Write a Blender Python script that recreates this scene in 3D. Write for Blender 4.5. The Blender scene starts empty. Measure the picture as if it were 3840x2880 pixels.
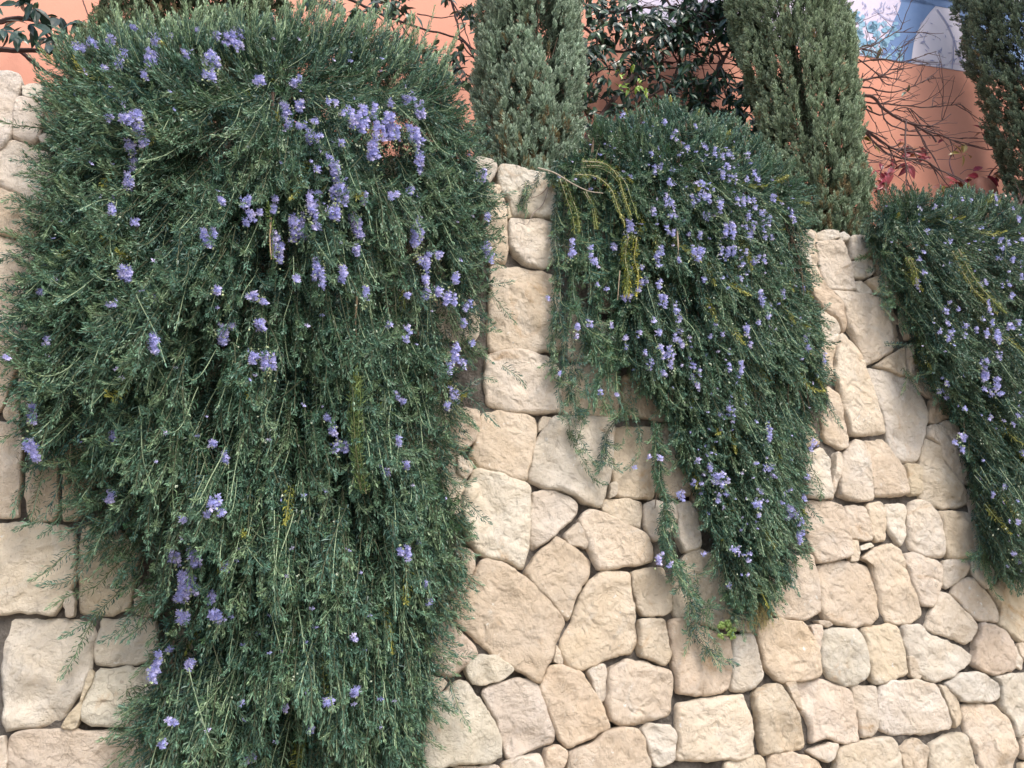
import bpy, math
import numpy as np
sc = bpy.context.scene
R = math.radians
# ------------------------------------------------------------------ camera
YAW, PITCH, FPX = 17.5, 20.0, 2900.0
CAM = np.array([0.0, -3.0, 1.6])
cd = bpy.data.cameras.new('camera'); cam = bpy.data.objects.new('camera', cd)
sc.collection.objects.link(cam); sc.camera = cam
cam.location = CAM; cam.rotation_euler = (R(90 + PITCH), 0, -R(YAW))
cd.sensor_fit = 'HORIZONTAL'; cd.sensor_width = 36.0; cd.lens = 36.0 * FPX / 3840
cd.clip_start = 0.05; cd.clip_end = 500
# ------------------------------------------------------------------ sky, sun, exposure
SUN_EL, SUN_AZ = 50.0, 16.0        # azimuth: degrees to the right of the direction wall -> camera
w = bpy.data.worlds.new('World'); sc.world = w; w.use_nodes = True
nt = w.node_tree; bg = nt.nodes['Background']
sky = nt.nodes.new('ShaderNodeTexSky'); sky.sky_type = 'NISHITA'; sky.sun_disc = False
sky.sun_elevation = R(SUN_EL); sky.sun_rotation = R(180 - SUN_AZ)
sky.air_density = 1.2; sky.dust_density = 3.0; sky.ozone_density = 0.6
nt.links.new(sky.outputs[0], bg.inputs[0]); bg.inputs[1].default_value = 0.15
sl = bpy.data.lights.new('sun', 'SUN'); so = bpy.data.objects.new('sun', sl); sc.collection.objects.link(so)
sl.energy = 1.3; sl.angle = R(14); sl.color = (1.0, 0.95, 0.88)
a, e = R(SUN_AZ), R(SUN_EL)
from mathutils import Vector
so.rotation_euler = Vector((math.sin(a) * math.cos(e), -math.cos(a) * math.cos(e), math.sin(e))).to_track_quat('Z', 'Y').to_euler()
so.location = (4, -6, 12)
sc.view_settings.view_transform = 'Standard'; sc.view_settings.look = 'None'
sc.view_settings.exposure = 0.90; sc.view_settings.gamma = 1.0; sc.view_settings.use_curve_mapping = False
# ------------------------------------------------------------------ rays through photo pixels
_y, _p = R(YAW), R(PITCH)
FW = np.array([math.sin(_y) * math.cos(_p), math.cos(_y) * math.cos(_p), math.sin(_p)])
RT = np.array([math.cos(_y), -math.sin(_y), 0.0]); UP = np.cross(RT, FW)
def hit(px, py, Y, slope=0.0):
    """point where the ray of photo pixel (px, py) meets the upright plane y = Y + slope * x"""
    px = np.asarray(px, float); py = np.asarray(py, float); Y = np.asarray(Y, float)
    d = FW * FPX + RT * (px[..., None] - 1920) + UP * (1440 - py[..., None])
    t = (Y - CAM[1] + slope * CAM[0]) / (d[..., 1] - slope * d[..., 0])
    return CAM + d * t[..., None]
KF = 0.576                                   # overview scale (2212 px wide)
def F(x, y, Y, slope=0.0): return hit(np.asarray(x) / KF, np.asarray(y) / KF, Y, slope)
BY, BS = 1.9, -0.12                          # the house wall plane y = BY + BS * x
# ------------------------------------------------------------------ helpers
rng = np.random.default_rng(7)
def nrm(v): return v / np.maximum(np.linalg.norm(v, axis=-1, keepdims=True), 1e-9)
def _h(i, j, k, s):
    n = (i * 374761393 + j * 668265263 + k * 2147483647 + s * 974634777) & 0xFFFFFFFF
    n = ((n ^ (n >> 13)) * 1274126177) & 0xFFFFFFFF
    n = ((n ^ (n >> 16)) * 2246822519) & 0xFFFFFFFF
    return ((n ^ (n >> 15)) & 0xFFFFFF) / float(0xFFFFFF)
def vnoise(p, s=0):
    p = np.asarray(p, float); f = np.floor(p).astype(np.int64); t = p - f; t = t * t * (3 - 2 * t); r = 0
    for a_ in (0, 1):
        for b_ in (0, 1):
            for c_ in (0, 1):
                wgt = (t[..., 0] if a_ else 1 - t[..., 0]) * (t[..., 1] if b_ else 1 - t[..., 1]) * (t[..., 2] if c_ else 1 - t[..., 2])
                r = r + wgt * _h(f[..., 0] + a_, f[..., 1] + b_, f[..., 2] + c_, s)
    return r
def fbm(p, s=0, o=3):
    r = 0; am = 1; tot = 0
    for k in range(o): r = r + am * vnoise(p * 2 ** k, s + k); tot += am; am *= .5
    return r / tot
def inside(poly, x, y):
    poly = np.asarray(poly, float); r = np.zeros(np.shape(x), bool); n = len(poly)
    for i in range(n):
        x1, y1 = poly[i]; x2, y2 = poly[(i + 1) % n]
        if y1 == y2: continue
        c = ((y1 > y) != (y2 > y)) & (x < (x2 - x1) * (y - y1) / (y2 - y1) + x1); r ^= c
    return r
def edge_dist(poly, x, y):
    poly = np.asarray(poly, float); d = np.full(np.shape(x), 1e9); n = len(poly)
    for i in range(n):
        a_ = poly[i]; b_ = poly[(i + 1) % n]; v = b_ - a_; L2 = max(v @ v, 1e-9)
        t = np.clip(((x - a_[0]) * v[0] + (y - a_[1]) * v[1]) / L2, 0, 1)
        d = np.minimum(d, np.hypot(x - a_[0] - t * v[0], y - a_[1] - t * v[1]))
    return d
def mesh_obj(name, V, faces, mat, parent=None, col=None, smooth=False, kind=None):
    """faces: list of index arrays of shape (M,3) or (M,4); col: per-vertex rgb -> colour attribute 'tint'"""
    me = bpy.data.meshes.new(name); V = np.ascontiguousarray(V, np.float32)
    faces = [np.asarray(f, np.int32) for f in faces if len(f)]
    idx = np.concatenate([f.ravel() for f in faces]); cnt = np.concatenate([np.full(len(f), f.shape[1], np.int32) for f in faces])
    me.vertices.add(len(V)); me.vertices.foreach_set('co', V.ravel())
    me.loops.add(len(idx)); me.loops.foreach_set('vertex_index', idx)
    me.polygons.add(len(cnt)); st = np.concatenate([[0], np.cumsum(cnt)[:-1]]).astype(np.int32)
    me.polygons.foreach_set('loop_start', st); me.polygons.foreach_set('loop_total', cnt)
    me.update(calc_edges=True)
    me.polygons.foreach_set('use_smooth', np.full(len(cnt), bool(smooth)))
    if col is not None:
        at = me.color_attributes.new('tint', 'FLOAT_COLOR', 'POINT')
        c = np.ones((len(V), 4), np.float32); c[:, :3] = col; at.data.foreach_set('color', c.ravel())
    me.materials.append(mat)
    o = bpy.data.objects.new(name, me); sc.collection.objects.link(o)
    if parent is not None: o.parent = parent; o.matrix_parent_inverse = parent.matrix_world.inverted()
    if kind: o['kind'] = kind
    return o
def tag(o, label=None, cat=None, group=None, kind=None):
    if label: o['label'] = label
    if cat: o['category'] = cat
    if group: o['group'] = group
    if kind: o['kind'] = kind
    return o
def thing(name, loc, label, cat, group=None):
    o = bpy.data.objects.new(name, None); sc.collection.objects.link(o); o.location = loc
    o.empty_display_size = 0.2; tag(o, label, cat, group); bpy.context.view_layer.update(); return o
class Acc:
    """collects vertex / face / colour arrays for ONE mesh"""
    def __init__(s): s.V = []; s.Q = []; s.T = []; s.C = []; s.n = 0
    def add(s, V, Q=None, T=None, C=(1, 1, 1)):
        V = np.asarray(V, float).reshape(-1, 3); C = np.broadcast_to(np.asarray(C, float), V.shape)
        if Q is not None and len(Q): s.Q.append(np.asarray(Q) + s.n)
        if T is not None and len(T): s.T.append(np.asarray(T) + s.n)
        s.V.append(V); s.C.append(C); s.n += len(V)
    def build(s, name, mat, parent=None, smooth=False, kind=None):
        f = []
        if s.Q: f.append(np.concatenate(s.Q))
        if s.T: f.append(np.concatenate(s.T))
        return mesh_obj(name, np.concatenate(s.V), f, mat, parent, np.concatenate(s.C), smooth, kind)
def box(acc, x0, x1, y0, y1, z0, z1, C=(1, 1, 1)):
    v = np.array([(x, y, z) for x in (x0, x1) for y in (y0, y1) for z in (z0, z1)])
    q = [(0, 1, 3, 2), (4, 6, 7, 5), (0, 4, 5, 1), (2, 3, 7, 6), (0, 2, 6, 4), (1, 5, 7, 3)]
    acc.add(v, q, C=C)
def resample(P, step):
    P = np.asarray(P, float)
    # Catmull-Rom through the points
    if len(P) > 2:
        Q = np.vstack([2 * P[0] - P[1], P, 2 * P[-1] - P[-2]]); out = []
        for i in range(1, len(Q) - 2):
            t = np.linspace(0, 1, 8, endpoint=False)[:, None]
            p0, p1, p2, p3 = Q[i - 1], Q[i], Q[i + 1], Q[i + 2]
            out.append(.5 * (2 * p1 + (p2 - p0) * t + (2 * p0 - 5 * p1 + 4 * p2 - p3) * t ** 2 + (3 * p1 - p0 - 3 * p2 + p3) * t ** 3))
        P = np.vstack(out + [P[-1:]])
    s = np.concatenate([[0], np.cumsum(np.linalg.norm(np.diff(P, axis=0), axis=1))])
    n = max(3, int(s[-1] / step) + 1); q = np.linspace(0, s[-1], n)
    return np.stack([np.interp(q, s, P[:, k]) for k in range(3)], 1)
def tube(acc, P, r0, r1, C0, C1=None, sides=5):
    P = np.asarray(P, float); n = len(P); T = nrm(np.gradient(P, axis=0)); ref = np.array([.31, .77, .55])
    A = nrm(np.cross(T, ref)); B = np.cross(T, A); r = np.linspace(r0, r1, n)[:, None, None]
    an = np.arange(sides) * 2 * math.pi / sides
    V = P[:, None] + r * (np.cos(an)[None, :, None] * A[:, None] + np.sin(an)[None, :, None] * B[:, None])
    i, j = np.meshgrid(np.arange(n - 1), np.arange(sides), indexing='ij'); i = i.ravel(); j = j.ravel(); k = (j + 1) % sides
    Q = np.stack([i * sides + j, i * sides + k, (i + 1) * sides + k, (i + 1) * sides + j], 1)
    C1 = C0 if C1 is None else C1; t = np.linspace(0, 1, n)[:, None, None]
    C = np.asarray(C0)[None, None] * (1 - t) + np.asarray(C1)[None, None] * t
    acc.add(V, Q, C=np.broadcast_to(C, V.shape).reshape(-1, 3))
# ------------------------------------------------------------------ materials
def newmat(name, rough=0.8, spec=0.3):
    m = bpy.data.materials.new(name); m.use_nodes = True; b = m.node_tree.nodes['Principled BSDF']
    b.inputs['Roughness'].default_value = rough; b.inputs['Specular IOR Level'].default_value = spec
    return m, m.node_tree, b
def node(nt, t, **k):
    n = nt.nodes.new(t)
    for a_, v in k.items(): setattr(n, a_, v)
    return n
def mix(nt, fac, c1, c2, mode='MIX'):
    n = node(nt, 'ShaderNodeMix', data_type='RGBA', blend_type=mode)
    for s, v in ((0, fac), (6, c1), (7, c2)):
        if hasattr(v, 'links') or hasattr(v, 'is_output'): nt.links.new(v, n.inputs[s])
        elif s == 0: n.inputs[s].default_value = v
        else: n.inputs[s].default_value = (*v, 1) if len(v) == 3 else v
    return n.outputs[2]
def noise(nt, scale, detail=4, rough=.55, vec=None, dist=0.0):
    n = node(nt, 'ShaderNodeTexNoise'); n.inputs['Scale'].default_value = scale; n.inputs['Detail'].default_value = detail
    n.inputs['Roughness'].default_value = rough; n.inputs['Distortion'].default_value = dist
    if vec is not None: nt.links.new(vec, n.inputs['Vector'])
    return n.outputs['Fac']
def ramp(nt, f, *st):
    n = node(nt, 'ShaderNodeValToRGB'); cr = n.color_ramp
    while len(cr.elements) < len(st): cr.elements.new(.5)
    for el, (p, c) in zip(cr.elements, st): el.position = p; el.color = (c, c, c, 1) if not hasattr(c, '__len__') else (*c, 1)
    nt.links.new(f, n.inputs[0]); return n.outputs[0]
def coords(nt): return node(nt, 'ShaderNodeNewGeometry').outputs['Position']
def bump(nt, b, h, dist, strength=1.0, prev=None):
    n = node(nt, 'ShaderNodeBump'); n.inputs['Distance'].default_value = dist; n.inputs['Strength'].default_value = strength
    nt.links.new(h, n.inputs['Height'])
    if prev is not None: nt.links.new(prev, n.inputs['Normal'])
    nt.links.new(n.outputs[0], b.inputs['Normal']); return n.outputs[0]
def tint_mat(name, rough=.6, spec=.3, trans=0.0):
    m, nt, b = newmat(name, rough, spec); at = node(nt, 'ShaderNodeVertexColor', layer_name='tint')
    nt.links.new(at.outputs[0], b.inputs['Base Color'])
    if trans:
        tr = node(nt, 'ShaderNodeBsdfTranslucent'); ad = node(nt, 'ShaderNodeMixShader'); ad.inputs[0].default_value = trans
        nt.links.new(at.outputs[0], tr.inputs[0]); nt.links.new(b.outputs[0], ad.inputs[1]); nt.links.new(tr.outputs[0], ad.inputs[2])
        nt.links.new(ad.outputs[0], nt.nodes['Material Output'].inputs[0])
    return m
M_leaf = tint_mat('rosemary_leaf', .42, .5, .08)
M_scale = tint_mat('conifer_foliage', .65, .25, .12)
M_bark = tint_mat('bark', .9, .2)
M_petal = tint_mat('petal', .6, .2, .25)
M_gloss = tint_mat('glossy_leaf', .33, .5, .08)
M_dry = tint_mat('dry_stem', .9, .15)
# limestone
def stone_mat():
    m, nt, b = newmat('limestone', .88, .25); P = coords(nt)
    at = node(nt, 'ShaderNodeVertexColor', layer_name='tint').outputs[0]
    offn = node(nt, 'ShaderNodeVectorMath', operation='SCALE'); nt.links.new(at, offn.inputs[0]); offn.inputs['Scale'].default_value = 37.0
    ad = node(nt, 'ShaderNodeVectorMath', operation='ADD'); nt.links.new(P, ad.inputs[0]); nt.links.new(offn.outputs[0], ad.inputs[1]); V = ad.outputs[0]
    big = noise(nt, 4.5, 5, .6, V, .6)
    c = mix(nt, ramp(nt, big, (.35, 0), (.7, 1)), at, (.92, .87, .79), 'MULTIPLY')
    och = ramp(nt, noise(nt, 3.2, 6, .7, V, 1.2), (.60, 0), (.74, 1))
    c = mix(nt, node_mul(nt, och, .8), c, (.52, .32, .15))
    pale = ramp(nt, noise(nt, 6.5, 6, .7, V, .8), (.56, 0), (.70, 1))
    c = mix(nt, node_mul(nt, pale, .45), c, (.72, .69, .64))
    fleck = ramp(nt, noise(nt, 42, 3, .6, V, .5), (.64, 0), (.69, 1)); fm = ramp(nt, noise(nt, 5, 2, .5, V), (.5, 0), (.62, 1))
    ff = mix(nt, 1.0, fleck, fm, 'MULTIPLY'); c = mix(nt, ff, c, (.80, .77, .72))
    grey = ramp(nt, noise(nt, 7, 5, .65, V), (.6, 0), (.8, 1)); c = mix(nt, node_mul(nt, grey, .35), c, (.34, .31, .29))
    pit = ramp(nt, noise(nt, 95, 3, .7, V), (.30, 1), (.37, 0)); c = mix(nt, node_mul(nt, pit, .35), c, (.22, .17, .12))
    # hair cracks
    vo = node(nt, 'ShaderNodeTexVoronoi', feature='DISTANCE_TO_EDGE'); vo.inputs['Scale'].default_value = 6.0
    wv = node(nt, 'ShaderNodeVectorMath', operation='SCALE'); nz = node(nt, 'ShaderNodeTexNoise'); nz.inputs['Scale'].default_value = 9
    nt.links.new(V, nz.inputs['Vector']); nt.links.new(nz.outputs['Color'], wv.inputs[0]); wv.inputs['Scale'].default_value = .25
    a2 = node(nt, 'ShaderNodeVectorMath', operation='ADD'); nt.links.new(V, a2.inputs[0]); nt.links.new(wv.outputs[0], a2.inputs[1]); nt.links.new(a2.outputs[0], vo.inputs['Vector'])
    crk = ramp(nt, vo.outputs['Distance'], (.0, 1), (.012, 0)); cm = ramp(nt, noise(nt, 4, 2, .5, V), (.5, 0), (.6, 1))
    cc = mix(nt, 1.0, crk, cm, 'MULTIPLY'); c = mix(nt, node_mul(nt, cc, .5), c, (.25, .19, .14))
    nt.links.new(c, b.inputs['Base Color'])
    n1 = bump(nt, b, noise(nt, 9, 8, .72, V, .4), .045, 1.0)
    v2 = node(nt, 'ShaderNodeTexVoronoi'); v2.inputs['Scale'].default_value = 17; v2.feature = 'SMOOTH_F1'; nt.links.new(a2.outputs[0], v2.inputs['Vector'])
    n2 = bump(nt, b, v2.outputs['Distance'], .018, .9, n1)
    bump(nt, b, noise(nt, 70, 5, .7, V), .006, .9, n2)
    return m
def node_mul(nt, v, k):
    n = node(nt, 'ShaderNodeMath', operation='MULTIPLY'); nt.links.new(v, n.inputs[0]); n.inputs[1].default_value = k; return n.outputs[0]
M_stone = stone_mat()
def rough_mat(name, c1, c2, sc1, sc2, bd, rough=.95):
    m, nt, b = newmat(name, rough, .15); P = coords(nt)
    f = ramp(nt, noise(nt, sc1, 6, .65, P), (.3, 0), (.7, 1)); nt.links.new(mix(nt, f, c1, c2), b.inputs['Base Color'])
    bump(nt, b, noise(nt, sc2, 6, .7, P), bd); return m
M_mortar = rough_mat('mortar', (.06, .05, .045), (.30, .27, .24), 11, 60, .04)
M_soil = rough_mat('soil', (.05, .035, .025), (.11, .075, .05), 9, 30, .03)
M_pave = rough_mat('paving', (.36, .31, .25), (.46, .41, .34), 2, 25, .006)
M_plaster = rough_mat('terracotta_plaster', (.65, .30, .215), (.71, .345, .255), 1.1, 60, .0012, .85)
M_grey = rough_mat('grey_moulding', (.30, .33, .36), (.36, .39, .41), 3, 60, .001, .6)
M_cream = rough_mat('pale_render', (.62, .62, .58), (.68, .68, .64), 2, 60, .001, .8)
M_lav = rough_mat('paint_lavender', (.58, .52, .68), (.66, .60, .73), 1.6, 60, .0006, .7)
M_blue = rough_mat('paint_blue', (.13, .22, .44), (.19, .29, .50), 2.2, 60, .0006, .7)
M_pale = rough_mat('paint_pale', (.66, .63, .76), (.73, .69, .78), 1.3, 60, .0006, .7)
M_teal = rough_mat('paint_teal', (.16, .34, .52), (.34, .52, .64), 9, 60, .0006, .7)
M_twig = rough_mat('paint_twig', (.30, .32, .52), (.36, .38, .56), 9, 60, .0006, .7)
M_rust = rough_mat('rusty_metal', (.16, .075, .06), (.22, .10, .075), 12, 60, .002, .6)
# ------------------------------------------------------------------ ground, soil terrace
g = Acc(); box(g, -60, 60, -80, .0, -.3, 0); tag(g.build('ground', M_pave), kind='structure')
g = Acc(); gx = np.linspace(-4, 11, 70); gy = np.linspace(.57, 2.4, 16); X, Yg = np.meshgrid(gx, gy, indexing='ij')
Z = 3.66 + .09 * fbm(np.stack([X * 3, Yg * 3, X * 0], -1), 3); V = np.stack([X, Yg, Z], -1)
i, j = np.meshgrid(np.arange(69), np.arange(15), indexing='ij'); i = i.ravel(); j = j.ravel()
g.add(V, np.stack([i * 16 + j, (i + 1) * 16 + j, (i + 1) * 16 + j + 1, i * 16 + j + 1], 1))
tag(g.build('soil', M_soil, smooth=True), kind='structure')
# ------------------------------------------------------------------ house with its painted wall
house = thing('house', (2, BY + BS * 2, 0), 'terracotta plastered house wall behind the cypresses, blue and lilac mural at its top', 'house')
def wall_box(acc, x0, x1, z0, z1, front, back):
    """box along the house wall plane; front/back are offsets in y from that plane"""
    v = [(x, BY + BS * x + o, z) for x in (x0, x1) for o in (front, back) for z in (z0, z1)]
    acc.add(np.array(v), [(0, 1, 3, 2), (4, 6, 7, 5), (0, 4, 5, 1), (2, 3, 7, 6), (0, 2, 6, 4), (1, 5, 7, 3)])
mz = float(hit(3312, 223, BY, BS)[2]); mz2 = float(hit(3640, 8, BY, BS)[2])
g = Acc(); wall_box(g, -5, 13, 0, mz, 0, .4); g.build('wall', M_plaster, house)
g = Acc(); wall_box(g, -5, 13, mz2 + .12, 11, 0, .4); o = g.build('wall', M_cream, house); o['label'] = 'pale rendered upper wall above the mural'
g = Acc(); wall_box(g, -5, 13, mz2, mz2 + .12, -.05, .4); g.build('moulding', M_grey, house)
xl = float(hit(2330, 60, BY, BS)[0]); g = Acc(); wall_box(g, xl, 13, mz, mz2, -.004, .4)
mural = g.build('mural', M_lav, house); mural['label'] = 'painted mural of blue trunk shapes and leaves on lilac'
g = Acc(); wall_box(g, -5, xl, mz, mz2, 0, .4); g.build('wall', M_plaster, house)
def flat(name, polys, m, off, parent, closed=True):
    """flat painted shape lying on the mural, 2 mm thick, from photo pixels (crop at 2720,0 scale 1.975)"""
    a_ = Acc()
    for p in polys:
        p = np.asarray(p, float); W = hit(p[:, 0] / 1.975 + 2720, p[:, 1] / 1.975, BY - off, BS)
        W[:, 2] = np.clip(W[:, 2], mz + .003, mz2 - .003); n = len(W); c = W.mean(0)
        T = [(i, (i + 1) % n, n) for i in range(n)]; a_.add(np.vstack([W, c]), T=T)
    return a_.build(name, m, parent)
def strip(pts, wd):
    pts = np.asarray(pts, float); out = []
    for a_, b_ in zip(pts[:-1], pts[1:]):
        d = b_ - a_; n = np.array([-d[1], d[0]]) / (np.linalg.norm(d) + 1e-9) * wd / 2; out.append([a_ - n, b_ - n, b_ + n, a_ + n])
    return out
def smoothp(p): return resample(np.c_[np.asarray(p, float), np.zeros(len(p))], 12)[:, :2]
Lc = smoothp([(1320, -60), (1290, 60), (1240, 170), (1190, 300), (1150, 460)])
Rc = smoothp([(1560, 40), (1500, 110), (1440, 200), (1400, 300), (1375, 470)])
n_ = min(len(Lc), len(Rc)); ii = lambda A: A[np.linspace(0, len(A) - 1, 24).astype(int)]
A_, B_ = ii(Lc), ii(Rc)
flat('painted_trunk', [[A_[k], B_[k], B_[k + 1], A_[k + 1]] for k in range(23)] + [[(1300, -80), (1560, -80), (1560, 45), (1295, 10)], [(1560, -80), (1735, -80), (1735, 74), (1560, 45)]], M_blue, .008, mural)
flat('painted_trunk', [[(1728, -80), (2700, -80), (2700, 760), (1842, 560), (1728, 70)]], M_blue, .008, mural)
flat('painted_arch', [[B_[k], [1560 + (1728 - 1560) * 1 + (1842 - 1728) * (B_[k][1] - 70) / 475, max(B_[k][1], 70)], [1728 + 114 * (B_[k + 1][1] - 70) / 475, max(B_[k + 1][1], 70)], B_[k + 1]] for k in range(23)] + [[(1375, 470), (1842, 545), (1842, 500), (1372, 430)]], M_pale, .006, mural)
tw = strip(smoothp([(1570, 70), (1640, 170), (1690, 280), (1720, 380), (1770, 500)]), 9) + strip(smoothp([(1690, 300), (1690, 400), (1680, 510)]), 6) + strip(smoothp([(1100, 60), (1180, 130), (1260, 160)]), 6) + strip(smoothp([(1500, 230), (1470, 300), (1510, 360)]), 5)
r_ = np.random.default_rng(5); L_ = []
for k in range(85):
    x, y = (r_.uniform(1450, 1810), r_.uniform(90, 500)) if k < 45 else (r_.uniform(1020, 1290), r_.uniform(10, 190))
    t_ = r_.uniform(0, 6.3); d = np.array([math.cos(t_), math.sin(t_)]) * r_.uniform(12, 24); n2 = np.array([-d[1], d[0]]) * .22; c0 = np.array([x, y])
    L_.append([c0 - d, c0 - n2, c0 + d, c0 + n2])
flat('painted_twig', tw + L_, M_twig, .011, mural)
L_ = []
for k in range(170):
    t_ = r_.uniform(0, 1); x = 870 + 430 * r_.random() ** 1.4; y = 60 + 340 * r_.random() + (x - 870) * .25
    if 1050 < x < 1240 and y < 170: continue
    rr = r_.uniform(16, 36); an = r_.uniform(0, 6.3) + np.arange(7) * 6.283 / 7
    L_.append([(x + math.cos(q) * rr * r_.uniform(.6, 1), y + math.sin(q) * rr * r_.uniform(.5, .9)) for q in an])
flat('painted_leaf', L_, M_teal, .010, mural, )
for o in mural.children:
    if o.name.startswith('painted_leaf') or o.name.startswith('painted_twig'): o['kind'] = 'stuff'
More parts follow.
